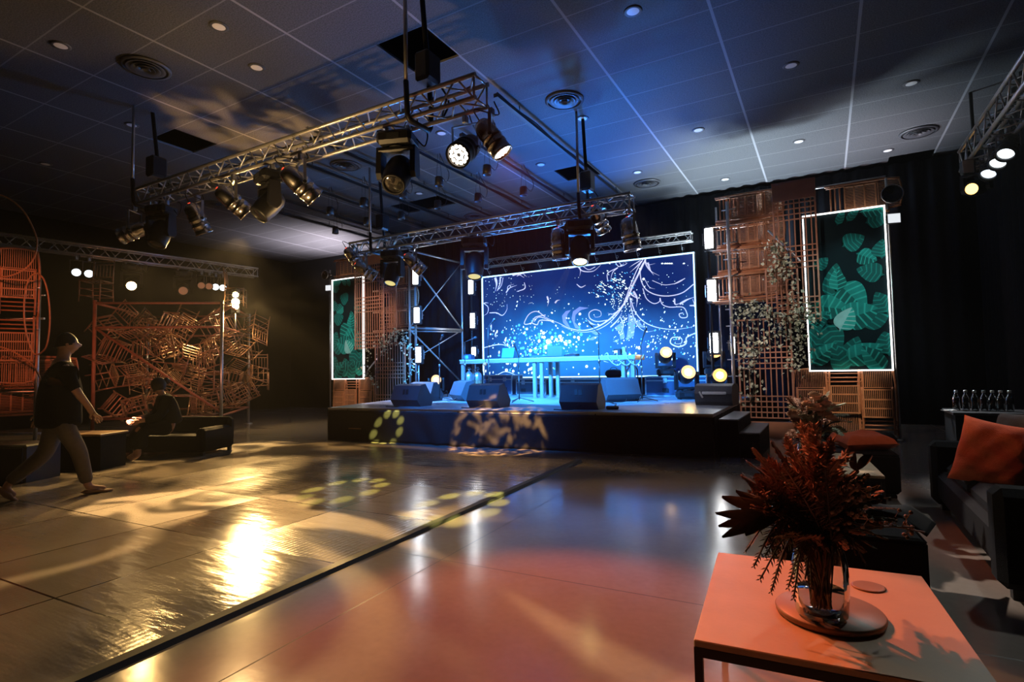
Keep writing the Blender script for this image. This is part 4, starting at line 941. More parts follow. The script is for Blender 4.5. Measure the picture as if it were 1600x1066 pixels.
# standing ones under the pictures, right
grp = 'bamboo folding chairs under the right leaf picture'
for px, up, lb in [(1267, 1, 'folded bamboo chair standing under the leaf picture, behind the flowers'), (1320, 0, 'folded bamboo chair standing upside down between two others, right of the flowers'), (1371, 1, 'upright folded bamboo chair at the far right under the leaf picture')]:
    x = at(px, 620, y=PY).x; zz = .09
    if up: bchair((x, PY - .02, zz), RX(-.03), lb, grp)
    else: bchair((x, PY, zz + CH + .02), RY(PI) @ RX(.02), lb, grp)
grp = 'bamboo folding chairs under the left leaf picture'
for px, up, lb in [(531, 1, 'folded bamboo chair at the far left end of the stage, under the left leaf picture'), (549.5, 0, 'upside down folded bamboo chair between two upright ones, left of the stage'), (572, 1, 'folded bamboo chair under the right corner of the left leaf picture')]:
    x = at(px, 610, y=PY).x
    if up: bchair((x, PY - .02, .02), RX(-.03), lb, grp)
    else: bchair((x, PY, CH + .02), RY(PI) @ RX(.02), lb, grp)
# lying ones piled in the towers: long axis along the wall
def lying(px0, py, y, label, grp, face=1, lean=0.0, side=1):
    """px0,py: photo place of the low outer corner"""
    p = at(px0, py, y=y)
    R = RY(side * PI / 2) @ Matrix.Identity(3)
    return bchair((p.x, y, p.z + CW / 2), RX(lean) @ R, label, grp)
grp = 'bamboo chairs lying in the right tower'
for py, lb in [(352, 'topmost'), (391, 'second from top'), (430, 'third from top'), (470, 'lowest')]:
    lying(1118 + (352 - py) * -.04, py, 11.3, 'bamboo chair lying in the right tower, left part, %s of front four' % lb, grp)
    lying(1128 + (352 - py) * -.04, py - 2, 11.48, 'bamboo chair lying behind another in the right tower, %s of the rear' % lb, grp)
lying(1290, 340, 11.12, 'folded bamboo chair lying on top of the right leaf picture', grp)
grp = 'bamboo chairs lying in the left tower'
lying(522, 436, 11.1, 'folded bamboo chair lying on top of the left leaf picture', grp)
for py, lb in [(452, 'topmost'), (485, 'middle'), (514, 'lowest')]:
    lying(600, py, 11.2, 'bamboo chair lying at the right of the left tower, %s of the front three' % lb, grp)
    lying(604, py - 1, 11.4, 'bamboo chair lying behind another in the left tower, %s of the rear three' % lb, grp)
# shelves the lying chairs rest on
def rail(px0, px1, py, y, label, dz=-.02):
    a = at(px0, py, y=y); b = at(px1, py, y=y); z = a.z + dz; L = b.x - a.x; t = thing('bamboo_shelf', label, 'shelf', ((a.x + b.x) / 2, y, z), 0, 'bamboo shelves of the towers')
    MB().tube((-L / 2, -.05, 0), (L / 2, -.05, 0), .022, 8).build('front_pole', M['bamboo2'], t); MB().tube((-L / 2, .25, 0), (L / 2, .25, 0), .022, 8).build('rear_pole', M['bamboo2'], t)
    for s in (-.8, 0, .8): MB().tube((s * L / 2, -.06, .0), (s * L / 2, .27, .0), .014, 6).build('cross_piece', M['bamboo'], t)
for py, lb in [(354, 'top'), (393, 'second'), (432, 'third'), (472, 'bottom')]: rail(1114, 1210, py, 11.24, '%s bamboo shelf of the right tower' % lb)
for py, lb in [(455, 'top'), (488, 'middle'), (517, 'bottom')]: rail(585, 637, py, 11.12, '%s bamboo shelf of the left tower' % lb)
rail(1284, 1390, 342, 11.06, 'bamboo shelf along the top of the right leaf picture'); rail(519, 556, 438, 11.05, 'bamboo shelf along the top of the left leaf picture')

def lattice(px0, px1, pyt, pyb, y, label, groups, pitch=.085, board=None, name='wooden_lattice'):
    a = at(px0, pyt, y=y); b = at(px1, pyb, y=y); xl, xr, zt_, zb_ = a.x, b.x, a.z, b.z; w, h = xr - xl, zt_ - zb_
    t = thing(name, label, 'lattice screen', ((xl + xr) / 2, y, zb_), 0, 'wooden lattice screens')
    for s in (-1, 1): MB().box((s * (w / 2 - .015), 0, h / 2), (.03, .035, h), None, .004).build('stile', M['lattice'], t)
    mb = MB(); m = int(w / pitch)
    for i in range(1, m): mb.box((-w / 2 + w * i / m, .008, h / 2), (.02, .014, h - .02))
    mb.build('upright_slats', M['lattice'], t); mb = MB()
    for g in groups:
        for q in range(5): mb.box((0, -.009, h * g - .097 * q), (w - .03, .014, .022))
    mb.box((0, -.009, h - .015), (w - .03, .014, .03)); mb.build('cross_slats', M['lattice'], t)
    if board:
        z0 = h * board[0]; MB().box((0, -.025, (z0 + h * board[1]) / 2), (w - .02, .02, h * (board[1] - board[0])), None, .003).build('top_board', M['board'], t)
        MB().box((0, -.03, h * board[1]), (w, .03, .03)).build('board_rim', M['lattice'], t)
    return t
lattice(1205, 1284, 290, 502, 10.88, 'tall wooden lattice with a plain board on top, overlapping the right leaf picture', [.885, .54, .175], board=(.87, 1.0))
lattice(1195, 1250, 420, 492, 10.98, 'short wooden lattice between the lying chairs and the tall lattice of the right tower', [.95, .5], name='tower_lattice')  # wooden lattice held up inside the tower, not hung
lattice(1151, 1243, 500, 655, 10.9, 'lower wooden lattice of the right tower, grown with ivy, beside the steps', [.71, .22])
lattice(554, 600, 402, 545, 10.85, 'wooden lattice with a plain board on top, overlapping the left leaf picture', [.86, .55, .17], .08, (.89, 1.0))
lattice(586, 634, 537, 629, 10.88, 'lower wooden lattice of the left tower beside the first floor monitor', [.66, .12], .085)
lattice(592, 620, 440, 540, 11.0, 'narrow dark lattice in the middle of the left tower', [.97, .5], .08, name='tower_lattice')  # the left tower holds this lattice up, nothing hangs it
t = thing('plinth', 'low wooden plinth under the lattice beside the steps', 'plinth', (.0, 11.15, 0)); p0 = at(1150, 660, y=10.8); p1 = at(1398, 680, y=10.8)
MB().box(((p0.x - .1 + p1.x) / 2, .02, .04), (p1.x - p0.x + .15, .75, .08), None, .006).build('base', M['black_cloth'], t); MB().box(((p0.x + at(1243, 670, y=10.8).x) / 2, -.37, .14), (at(1243, 670, y=10.8).x - p0.x, .03, .28)).build('front_board', M['board'], t)
# scaffold poles inside the towers
for px, y, z1, lb in [(1399, 11.05, 4.4, 'thin pole standing at the right edge of the right leaf picture'), (1127, 11.6, 4.5, 'dark pole inside the left edge of the right tower'), (516, 11.2, 4.3, 'thin dark pole at the left edge of the left leaf picture')]:
    q = at(px, 550, y=y); t = thing('tower_pole', lb, 'pole', (q.x, y, 0), 0); MB().tube((0, 0, .01), (0, 0, z1), .02, 8).build('tube', M['steel'], t); MB().lathe([(.07, 0), (.07, .012), (.025, .03)], n=12).build('foot_plate', M['steel'], t)
for (a, b, y, lb) in [((1245, 400), (1262, 425), 11.06, 0), ((1240, 300), (1384, 276), 11.25, 'dark horizontal pole behind the top of the right tower'), ((1200, 360), (1268, 425), 11.08, 'bright slanting brace behind the right lattice'), ((570, 585), (590, 560), 11.1, 'bright slanting brace at the foot of the left leaf picture')]:
    if lb: tag(MB().tube(at(*a, y=y), at(*b, y=y), .02, 8).build('brace_pole', M['steel']), lb, 'pole')  # plain brace poles of the towers, not rails

# leaf pictures
leafM = [pm('leaf_print_%s' % n, c, .7, 0, .25, 9, spec=.2) for n, c in [('dark', (.003, .11, .10)), ('mid', (.008, .25, .22)), ('light', (.025, .42, .36)), ('pale', (.26, .62, .60))]]
printbg = pm('leaf_print_ground', (.004, .014, .018), .8, 0, .5, 2, spec=.1)
def leaf_picture(x0, x1, z0, z1, y, label, leaves):
    t = thing('leaf_picture', label, 'picture', ((x0 + x1) / 2, y, z0), 0, 'framed leaf pictures'); w, h = x1 - x0, z1 - z0
    MB().box((0, .03, h / 2), (w, .05, h)).build('backing', printbg, t)
    mb = MB(); mb.box((0, 0, h), (w + .022, .05, .022)); mb.box((0, 0, 0), (w + .022, .05, .022))
    for s in (-1, 1): mb.box((s * w / 2, 0, h / 2), (.022, .05, h))
    mb.build('led_border', E_BORDER, t)
    mb = MB()
    for q, (u, v, ln, wd, ang, tone) in enumerate(leaves):
        ln *= 1.25; wd *= 1.1; c = V((u * w - w / 2, 0, v * h)); d = V((math.cos(ang), 0, math.sin(ang))); e = V((-d.z, 0, d.x)); yy = .003 - .0002 * q; nb = 22
        for s in (-1, 1):
            prev = None
            for i in range(nb + 1):
                f = i / nb; wv = wd * (math.sin(PI * min(1, f ** .62 * .97 + .03)) ** .75)
                a = c + d * (ln * (f - .5)); b_ = c + d * (ln * (f - .5 + .12)) + e * (s * wv)
                a = V((a.x, yy, a.z)); b_ = V((min(max(b_.x, -w / 2 + .02), w / 2 - .02), yy, min(max(b_.z, .02), h - .02))); a = V((min(max(a.x, -w / 2 + .02), w / 2 - .02), yy, min(max(a.z, .02), h - .02)))
                if prev: mb.cur = max(0, min(3, tone + (1 if i % 4 == 0 else 0) - (1 if (s < 0 and tone and i % 4) else 0))); mb.add([prev[0], prev[1], b_, a], [(0, 1, 2, 3) if s < 0 else (3, 2, 1, 0)])
                prev = (a, b_)
    mb.build('leaf_print', leafM, t)
    return t
LV = [(.60, .80, .26, .15, .4, 0), (.75, .70, .24, .13, -.5, 1), (.35, .55, .46, .15, 1.4, 0), (.82, .60, .30, .15, 2.8, 0), (.90, .92, .26, .12, .2, 0), (.47, .96, .22, .06, 1.2, 0), (.62, .97, .24, .06, .9, 0), (.86, .98, .3, .1, 0, 1), (.95, .73, .24, .14, 1.5, 0),
      (.55, .47, .44, .22, -.9, 1), (.27, .40, .42, .2, -.2, 1), (.40, .56, .3, .12, 1.6, 1), (.12, .20, .46, .2, 1.2, 0), (.30, .22, .40, .17, -1.2, 0), (.52, .10, .42, .17, 1.2, 0), (.80, .33, .42, .2, .6, 0), (.93, .40, .3, .14, 2, 0), (.95, .15, .3, .16, 1.7, 0), (.62, .34, .42, .22, .3, 1), (.47, .31, .32, .15, 1.1, 3),
      (.16, .10, .42, .14, .7, 1), (.65, .10, .46, .17, .4, 1), (.80, .06, .4, .14, 2.2, 1), (.38, .06, .4, .13, 1.8, 0), (.13, .33, .3, .12, .5, 1), (.20, .68, .2, .1, .7, 0)]
pa = at(1254, 340, y=PY); pb = at(1395, 578, y=PY); pc = at(1381, 322, y=PY); pd = at(1266, 580, y=PY)
leaf_picture((pa.x + pd.x) / 2, (pb.x + pc.x) / 2, (pb.z + pd.z) / 2, (pa.z + pc.z) / 2, PY - .03, 'tall picture of teal leaves with a white glowing border on the right', LV)
pa = at(520.8, 438.8, y=PY); pb = at(568.7, 592, y=PY); pc = at(570, 431.8, y=PY)
leaf_picture(pa.x, (pb.x + pc.x) / 2, pb.z, (pa.z + pc.z) / 2, PY - .03, 'tall picture of teal leaves with a white glowing border on the left', [(1 - a, b, c, d * 1.1, PI - e, f) for a, b, c, d, e, f in LV])
# round lamps and square floods at the outer edges
for px, py, y, lb in [(1394, 303, 10.9, 'round black lamp at the top right corner of the right leaf picture'), (508, 430, 10.9, 'round black lamp at the top left corner of the left leaf picture')]:
    p = at(px, py, y=y); t = thing('round_lamp', lb, 'lamp', p, 0); r = .15 if px > 800 else .13
    MB().lathe([(.05, .16), (r * .8, .12), (r, .0), (r * .96, -.02), (r * .88, .01)], (0, 0, 0), (0, 1, 0), 22, False, False).build('bowl', M['black'], t)
    MB().path([(r * math.cos(a), -.015, r * math.sin(a)) for a in [2 * PI * q / 24 for q in range(24)]], .009, 6, True).build('rim', M['steel'], t); MB().lathe([(.001, -.0), (r * .85, .01)], (0, 0, 0), (0, -1, 0), 22, False, False).build('lens', M['lensoff'], t)
    MB().tube((0, .08, 0), ((-.15 if px > 800 else .15), .1, 0), .015, 6).build('bracket', M['steel'], t)
for px, py, y, lb in [(1397, 341, 10.85, 'small square flood light with a pale face right of the right leaf picture'), (513, 450, 10.9, 'small square flood light with a pale face left of the left leaf picture')]:
    p = at(px, py, y=y); t = thing('flood_light', lb, 'lamp', p, .25); MB().box((0, .04, 0), (.2, .08, .17), None, .015).build('housing', M['plastic'], t)
    MB().add([(-.09, -.002, -.075), (.09, -.002, -.075), (.09, -.002, .075), (-.09, -.002, .075), (0.01, -.014, .0)], [(0, 1, 4), (1, 2, 4), (2, 3, 4), (3, 0, 4)]).build('reflector', em('lit_reflector', (.9, .95, 1), .9), t)
    MB().bar((-.11, .05, 0), (.11, .05, 0), .03, .012).build('bracket', M['steel'], t)

# ivy
def ivy(pts, y, label, nleaf, seed, spread=.10, size=.062):
    rnd = random.Random(seed); P = spline([at(*p, y=y + rnd.uniform(-.03, .03)) for p in pts], 6); t = thing('ivy_garland', label, 'garland', (0, 0, 0), 0, 'ivy garlands on the towers')
    mb = MB(); mb.path(P, .006, 5)
    lv = MB()
    for _ in range(nleaf):
        i = rnd.randrange(len(P) - 1); c = P[i].lerp(P[i + 1], rnd.random()) + V((rnd.gauss(0, spread), rnd.gauss(-.03, .04), rnd.gauss(-.02, spread)))
        if rnd.random() < .3: mb.tube(P[i], c, .003, 4)
        d = V((rnd.gauss(0, 1), rnd.gauss(0, .6), rnd.gauss(-.4, 1))).normalized(); u, w, _d = frame_of(d); s = size * rnd.uniform(.6, 1.3); a = rnd.uniform(0, 6); u2 = u * math.cos(a) + w * math.sin(a)
        n3 = d.cross(u2) * s * .18
        lv.add([c, c + d * s * .5 + u2 * s * .42 + n3, c + d * s * 1.1, c + d * s * .5 - u2 * s * .42 + n3, c + d * s * .55], [(0, 1, 4), (1, 2, 4), (2, 3, 4), (3, 0, 4)])
    mb.build('vine', M['stem'], t); lv.build('leaves', M['ivy'], t)
ivy([(1207, 375), (1213, 395), (1222, 410), (1208, 425), (1234, 420)], 10.8, 'clump of ivy at the top of the right tall lattice', 150, 1, .1)
ivy([(1225, 410), (1240, 445), (1238, 480), (1262, 470), (1270, 500)], 10.8, 'thin ivy trailing down the middle of the right tall lattice', 60, 2, .08)
ivy([(1152, 478), (1166, 482), (1180, 476), (1196, 488), (1215, 496), (1240, 492), (1262, 508)], 10.78, 'thick ivy garland across the top of the lower right lattice', 230, 3, .12)
ivy([(1252, 488), (1248, 510), (1252, 535), (1244, 560), (1238, 575)], 10.78, 'ivy falling along the right edge of the lower right lattice', 130, 4, .1)
ivy([(1160, 490), (1172, 520), (1178, 545), (1170, 580), (1178, 605), (1172, 630)], 10.8, 'ivy trailing down the left half of the lower right lattice', 140, 5, .1)
ivy([(1158, 555), (1180, 545), (1200, 530), (1222, 520), (1240, 540)], 10.8, 'ivy strand slanting across the lower right lattice', 90, 6, .09)
ivy([(594, 528), (600, 545), (612, 535), (622, 520), (632, 530), (640, 548)], 10.78, 'ivy clump above the lower left lattice', 150, 7, .14)
ivy([(574, 535), (577, 555), (572, 575), (580, 590), (588, 596)], 10.85, 'thin ivy hanging beside the left leaf picture', 50, 8, .07)
ivy([(640, 560), (646, 575), (634, 600), (638, 618)], 10.8, 'thin ivy on the scaffold pole at the left of the stage', 40, 9, .07)
# ================================================================== left side of the hall
# tower of red lit bamboo chairs, facing the camera
TC = V((at(0, 600, zc=9.0).x, at(0, 600, zc=9.0).y, 0))
vd = V((at(28, 600, zc=9).x, at(28, 600, zc=9).y, 0)).normalized(); ud = V((vd.y, -vd.x, 0))     # ud: to the right in the picture
RT_ = Matrix((ud, vd, V((0, 0, 1)))).transposed()
tp = lambda px, py, dz=0, dep=0: at(px, py, zc=9.0 + dep) 
grp = 'bamboo folding chairs of the red lit tower'
p = tp(27, 494); bchair(p, RT_, 'topmost red lit bamboo chair, standing upright in the tower at the far left', grp)
p = tp(26, 492); bchair(p + V((0, 0, .0)) , RT_ @ RY(PI) @ Matrix.Identity(3), 'red lit bamboo chair hung upside down below the topmost one', grp)
p = tp(-14, 583); bchair(p, RT_ @ RY(PI / 2) @ RZ(.0), 'red lit bamboo chair lying flat below the upside down one in the left tower', grp)
p = tp(-40, 627); bchair(p, RT_ @ RY(PI / 2), 'lowest red lit bamboo chair of the left tower, lying on its side', grp)
t = thing('scaffold_tower', 'steel scaffold frame holding the red lit bamboo chairs', 'scaffold', (0, 0, 0))
q = at(57, 600, zc=9.15); MB().tube((q.x, q.y, .02), (q.x, q.y, at(57, 435, zc=9.15).z), .03, 10).build('upright', M['steel'], t)
q2 = at(-95, 600, zc=9.15); MB().tube((q2.x, q2.y, .02), (q2.x, q2.y, at(57, 435, zc=9.15).z), .03, 10).build('upright', M['steel'], t)
for py, r in ((678, .025), (612, .02), (497, .018), (460, .014)): z = at(57, py, zc=9.15).z; MB().tube((q2.x, q2.y, z), V((q.x, q.y, z)) + ud * .08, r, 8).build('ledger', M['steel'], t)
for s in (q, q2): MB().lathe([(.09, 0), (.09, .012), (.035, .04)], (s.x, s.y, 0), (0, 0, 1), 12).build('foot_plate', M['steel'], t)
for py in (450, 515): MB().tube(at(50, py, zc=9.15), at(62, py, zc=9.15), .012, 6).build('coupler_pin', M['steel'], t)
# hoops
def hoop(pts, label, closed=False):
    P = spline([at(px, py, zc=z) for px, py, z in pts], 8); tag(MB().path(P, .012, 6).build('rattan_hoop', M['bamboo2']), label, 'hoop', 'rattan hoops on the red tower')
hoop([(-60, 330, 8.5), (-30, 305, 8.5), (5, 306, 8.5), (35, 328, 8.55), (53, 360, 8.6), (58, 385, 8.6), (48, 412, 8.6), (25, 428, 8.55), (0, 432, 8.5), (-40, 420, 8.5)], 'large thin hoop over the top of the red lit chair tower')
hoop([(57, 426, 8.6), (46, 435, 8.6), (39, 460, 8.6), (38, 500, 8.6), (45, 535, 8.6), (55, 554, 8.6), (70, 546, 8.5), (76, 525, 8.5), (78, 495, 8.5), (75, 460, 8.5), (68, 436, 8.5), (57, 426, 8.6)], 'oval thin hoop hanging at the right edge of the red lit tower')
hoop([(-30, 535, 8.5), (0, 542, 8.5), (25, 552, 8.5), (50, 570, 8.5), (63, 592, 8.5), (69, 615, 8.5), (70, 628, 8.5)], 'low curved hoop across the lower half of the red lit tower')
# dark box in front, table with cloth
def sim_box(px0, px1, py, h, dep, label, name, cat, mat):
    a = at(px0, py, z=0); b = at(px1, py, z=0); d = (b - a); L = d.length; d.normalize(); n = V((-d.y, d.x, 0)); n = n if n.y > 0 else -n; c = (a + b) / 2 + n * dep / 2
    t = thing(name, label, cat, (c.x, c.y, 0), math.atan2(d.y, d.x)); return t, L
t, L = sim_box(-20, 38, 758, .0, 0, 'black box speaker on the floor at the far left, before the red tower', 'floor_speaker', 'loudspeaker', 'black')
MB().box((0, .25, .24), (L, .5, .48), None, .02).build('cabinet', M['black'], t); MB().box((0, -.006, .24), (L * .9, .02, .42)).build('grille', M['grille'], t)
t, L = sim_box(70, 156, 738, 0, 0, 'low table with a dark cover behind the walking person', 'side_table', 'table', 'black_cloth')
MB().box((0, .25, .5), (L, .5, .03), None, .006).build('table_top', M['tray'], t); MB().box((0, .25, .25), (L * .94, .44, .46)).build('cloth_cover', M['black_cloth'], t)
t, L = sim_box(150, 318, 715, 0, 0, 'long low black sofa in front of the cage of chairs', 'sofa', 'sofa', 'sofa')
MB().box((0, .4, .2), (L, .8, .26), None, .04).build('seat', M['sofa'], t); MB().box((0, .74, .38), (L, .16, .4), None, .05).build('backrest', M['sofa'], t)
for s in (-1, 1): MB().box((s * (L / 2 - .08), .4, .26), (.16, .8, .38), None, .04).build('armrest', M['sofa'], t)
for s in (-1, 1):
    for yy in (.06, .74): MB().box((s * (L / 2 - .06), yy, .035), (.05, .05, .07)).build('leg', M['black'], t)
sofaL = t
def cushion_mesh(w, h, th, n=18, seed=0, sag=.0):
    rnd = random.Random(seed); ph = [rnd.uniform(0, 6) for _ in range(6)]
    mb = MB()
    for s in (-1, 1):
        def fn(u, v, s=s):
            a, b = 2 * u - 1, 2 * v - 1; e = max(0, (1 - a ** 4) * (1 - b ** 4)) ** .5; pin = 1 - .09 * (1 - a * a) * b * b - .0; pin2 = 1 - .09 * (1 - b * b) * a * a
            wr = .008 * math.sin(6 * a + 3 * b + ph[0] + 2 * math.sin(3 * b)) * e + .003 * math.sin(10 * a - 7 * b + ph[1]) * e + .008 * math.sin(4 * a * b + ph[2]) * e
            return (a * w / 2 * pin2, b * h / 2 * pin, s * (th / 2 * e ** .8 + wr * (1 if th > .08 else .4)))
        mb.grid(fn, n, n)
        if s < 0:
            k = len(mb.f) - n * n
            for i in range(k, len(mb.f)): mb.f[i] = mb.f[i][::-1]
    return mb
p = at(215, 673, zc=10.2); tag(cushion_mesh(.45, .3, .12, 12, 5).build('cushion', M['white']), 'pale crumpled cushion on the black sofa before the cage', 'cushion').location = at(214, 674, zc=9.9)
bpy.data.objects['cushion'].rotation_euler = (.5, .25, .5)

# scaffold cage jammed full of chairs
cg = thing('scaffold_cage', 'scaffold cage jammed with tangled chairs, lit amber at its right', 'scaffold cage', (0, 0, 0))
c0 = V((-13.07, 5.52, 0)); c1 = V((-11.14, 7.05, 0)); c3 = V((-13.2, 9.1, 0)); c2 = c0 + (c3 - c1)
corners = [c0, c1, c3, c2]; ZT = 2.83
for c in corners:
    MB().tube((c.x, c.y, .01), (c.x, c.y, ZT + .06), .035, 10).build('upright', M['redpaint'] if c is c0 else M['steel'], cg); MB().lathe([(.11, 0), (.11, .012), (.04, .04)], (c.x, c.y, 0), (0, 0, 1), 12).build('foot_plate', M['steel'], cg)
for i in range(4):
    a, b = corners[i], corners[(i + 1) % 4]
    for z in (.43, 2.32, ZT): MB().tube((a.x, a.y, z), (b.x, b.y, z), .026, 8).build('ledger', M['redpaint'], cg)
MB().tube((c0.x, c0.y, 2.32), (c1.x, c1.y, .5), .026, 8).build('brace', M['redpaint'], cg); MB().tube((c2.x, c2.y, 2.3), (c3.x, c3.y, .5), .02, 8).build('brace', M['redpaint'], cg)
ins = lambda u, v, z: c0 + (c1 - c0) * u + (c2 - c0) * v + V((0, 0, z))
def chiavari():
    t = thing('chiavari_chair', '', 'chair'); h = .45; w = .2; m = M['chiavari']
    mb = MB()
    for i in range(5): mb.bar((-w + .4 * (i + .5) / 5, -w, h), (-w + .4 * (i + .5) / 5, w, h), .022, .008)
    for a, b in (((-w, -w), (w, -w)), ((w, -w), (w, w)), ((w, w), (-w, w)), ((-w, w), (-w, -w))): mb.tube((*a, h - .02), (*b, h - .02), .014, 6)
    mb.build('seat', m, t)
    for sx in (-1, 1):
        MB().path([(sx * w, -w, h), (sx * w, -w, .22), (sx * w * 1.02, -w * 1.05, 0)], [.014, .017, .012], 6).build('front_leg', m, t)
        MB().path([(sx * w, w, h), (sx * w, w * 1.03, .2), (sx * w * 1.02, w * 1.15, 0)], [.014, .016, .012], 6).build('rear_leg', m, t)
    mb = MB()
    for sx in (-1, 1): mb.path([(sx * w, w, h), (sx * w, w * 1.05, .7), (sx * w, w * 1.2, .92)], [.015, .015, .012], 6)
    for z, y in ((.90, 1.19), (.83, 1.13), (.56, 1.02)): mb.tube((-w, w * y, z), (w, w * y, z), .011, 6)
    for i in range(1, 6):
        x = -w + .4 * i / 6; mb.tube((x, w * 1.02, .56), (x, w * 1.13, .83), .008, 5)
    mb.build('backrest', m, t); mb = MB()
    for z in (.12, .26):
        mb.tube((-w, -w, z), (w, -w, z), .009, 5); mb.tube((-w, w, z), (w, w, z), .009, 5)
    for sx in (-1, 1):
        for z in (.14, .28): mb.tube((sx * w, -w, z), (sx * w, w, z), .009, 5)
    mb.build('stretchers', m, t); return t
CC = chiavari(); cc_used = [False]; rndc = random.Random(21)
rows_ = ['lowest row', 'second row', 'third row', 'top row']; deps = ['front', 'back']
cols_ = ['leftmost', 'second from left', 'third from left', 'fourth from left', 'rightmost']
def place_cc(p, R, label):
    if not cc_used[0]:
        cc_used[0] = True; CC.location = p; CC.rotation_mode = 'QUATERNION'; CC.rotation_quaternion = R.to_quaternion(); CC['label'] = label; CC['group'] = 'chairs tangled in the cage'; return
    dup(CC, label, p, R=R, group='chairs tangled in the cage')
for r in range(4):
    for cidx in range(5):
        for dpt in range(2):
            if dpt == 1 and (r + cidx) % 2 == 0: continue
            z = .72 + r * .58 + rndc.uniform(-.08, .08); u = .10 + cidx * .2 + rndc.uniform(-.05, .05); v = (.16 if dpt == 0 else .62) + rndc.uniform(-.06, .06)
            ax = V((rndc.gauss(0, 1), rndc.gauss(0, 1), rndc.gauss(0, .6))).normalized(); R = Matrix.Rotation(rndc.uniform(.8, 2.9), 3, ax)
            R = RZ(math.atan2(c1.y - c0.y, c1.x - c0.x)) @ R; ctr = R @ V((0, 0, .46))
            tilt = (R @ V((0, 0, 1))).z; st = 'upside down' if tilt < -.5 else ('on its side' if tilt < .4 else 'leaning')
            place_cc(ins(u, v, z) - ctr, R, 'bronze chair %s in the cage, %s layer, %s, %s' % (st, deps[dpt], rows_[r], cols_[cidx]))
# chairs sticking out at the right side and top
for px, py, zc, ax, ang, lb in [(150, 473, 11.3, (0, 0, 1), .6, 'spindle back chair perched upright on the top left corner of the cage'), (368, 480, 13.3, (0, 0, 1), 2.4, 'spindle back chair upright on the cage below the glowing lamps'), (386, 545, 13.6, (1, .3, 0), 2.2, 'spindle back chair hanging outside the cage right of its lit pole'),
                                (395, 590, 13.6, (1, -.4, .3), 1.3, 'spindle back chair sticking out low at the right of the cage'), (405, 610, 13.8, (0, 0, 1), 1.0, 'spindle back chair standing out at the far right of the cage'), (372, 620, 13.2, (.4, 1, .1), 1.4, 'spindle back chair tipped over low on the right face of the cage'), (400, 510, 13.9, (1, 1, 0), 2.6, 'spindle back chair upside down high at the right of the cage')]:
    q = at(px, py, zc=zc); R = Matrix.Rotation(ang, 3, V(ax).normalized()); place_cc(q - R @ V((0, 0, .3)) if ang > 1.1 and ax[2] < .9 else q, R, lb)
# blinder on the rear right pole
q = at(368, 470, zc=13.0); t = thing('blinder_light', 'glowing stack of three warm lamps at the top right of the cage', 'stage light', q, 0); d = camd(q); d.z = 0; d.normalize()
MB().box(-d * .08, (.2, .12, .6), None, .02).build('housing', M['black'], t)
for dz, r in ((.14, .065), (-.03, .085), (-.14, .07)): MB().lathe([(.001, .035), (r * .7, .03), (r, .0), (r, -.06)], d * .03 + V((0, 0, dz)), d, 14, True, False).build('lamp', E_WARMHOT, t)
MB().tube((0, 0, -.3), (0, 0, -.75), .02, 8).build('post', M['steel'], t)

# ================================================================== people
def skinned(name, pts, edges, mat, parent=None, sub=2, root=0, smooth=True):
    me = bpy.data.meshes.new(name); me.from_pydata([p[:3] for p in pts], edges, []); o = bpy.data.objects.new(name, me); C.objects.link(o)
    md = o.modifiers.new('skin', 'SKIN'); md.use_smooth_shade = smooth
    for i, p in enumerate(pts):
        r = p[3] if isinstance(p[3], tuple) else (p[3], p[3]); me.skin_vertices[0].data[i].radius = r; me.skin_vertices[0].data[i].use_root = (i == root)
    s = o.modifiers.new('smooth', 'SUBSURF'); s.levels = sub; s.render_levels = sub; me.materials.append(mat)
    if parent: o.parent = parent
    return o
def hand(w, d, up, parent_pts, parent_edges, at_idx, k=1.):
    """five unequal curled fingers appended to a body skeleton"""
    w = V(w); d = V(d).normalized(); sd = d.cross(V(up)).normalized(); palm = w + d * .05 * k
    base = len(parent_pts); parent_pts.append((*palm, (.030 * k, .018 * k))); parent_edges.append((at_idx, base))
    nrm_ = sd.cross(d)
    for f, (off, ln) in enumerate([(-.030, .066), (-.010, .076), (.010, .072), (.028, .056)]):
        a = palm + sd * off * k + d * .035 * k; b = a + d * ln * .5 * k + nrm_ * .006; c = b + d * ln * .4 * k + nrm_ * .022
        i = len(parent_pts); parent_pts += [(*a, .0095 * k), (*b, .0085 * k), (*c, .007 * k)]; parent_edges += [(base, i), (i, i + 1), (i + 1, i + 2)]
    a = w + d * .02 - sd * .028 * k; b = a + (d * .6 - sd * .6).normalized() * .035 * k; c = b + d * .028 * k + nrm_ * .012
    i = len(parent_pts); parent_pts += [(*a, .012 * k), (*b, .010 * k), (*c, .0085 * k)]; parent_edges += [(at_idx, i), (i, i + 1), (i + 1, i + 2)]
# walking man: local x = walking direction
foot = at(140, 772, z=0); wz = math.atan2(ud.y, ud.x)
man = thing('person', 'person in a black shirt and grey trousers walking past the cage of chairs', 'person', V((foot.x, foot.y, 0)) - ud * .28, wz)
B = []; E_ = []
def bone(*ps):
    i0 = len(B)
    for i, p in enumerate(ps):
        B.append(p)
        if i: E_.append((i0 + i - 1, i0 + i))
    return i0
bone((0, 0, .93, (.13, .10)), (0, 0, 1.08, (.12, .09)), (.01, 0, 1.26, (.14, .095)), (.015, 0, 1.42, (.14, .085)), (.02, 0, 1.50, (.062, .06)), (.03, 0, 1.56, (.058, .06)))
h0 = len(B); B += [(.05, 0, 1.64, (.078, .085)), (.055, 0, 1.72, (.072, .08))]; E_ += [(5, h0), (h0, h0 + 1)]
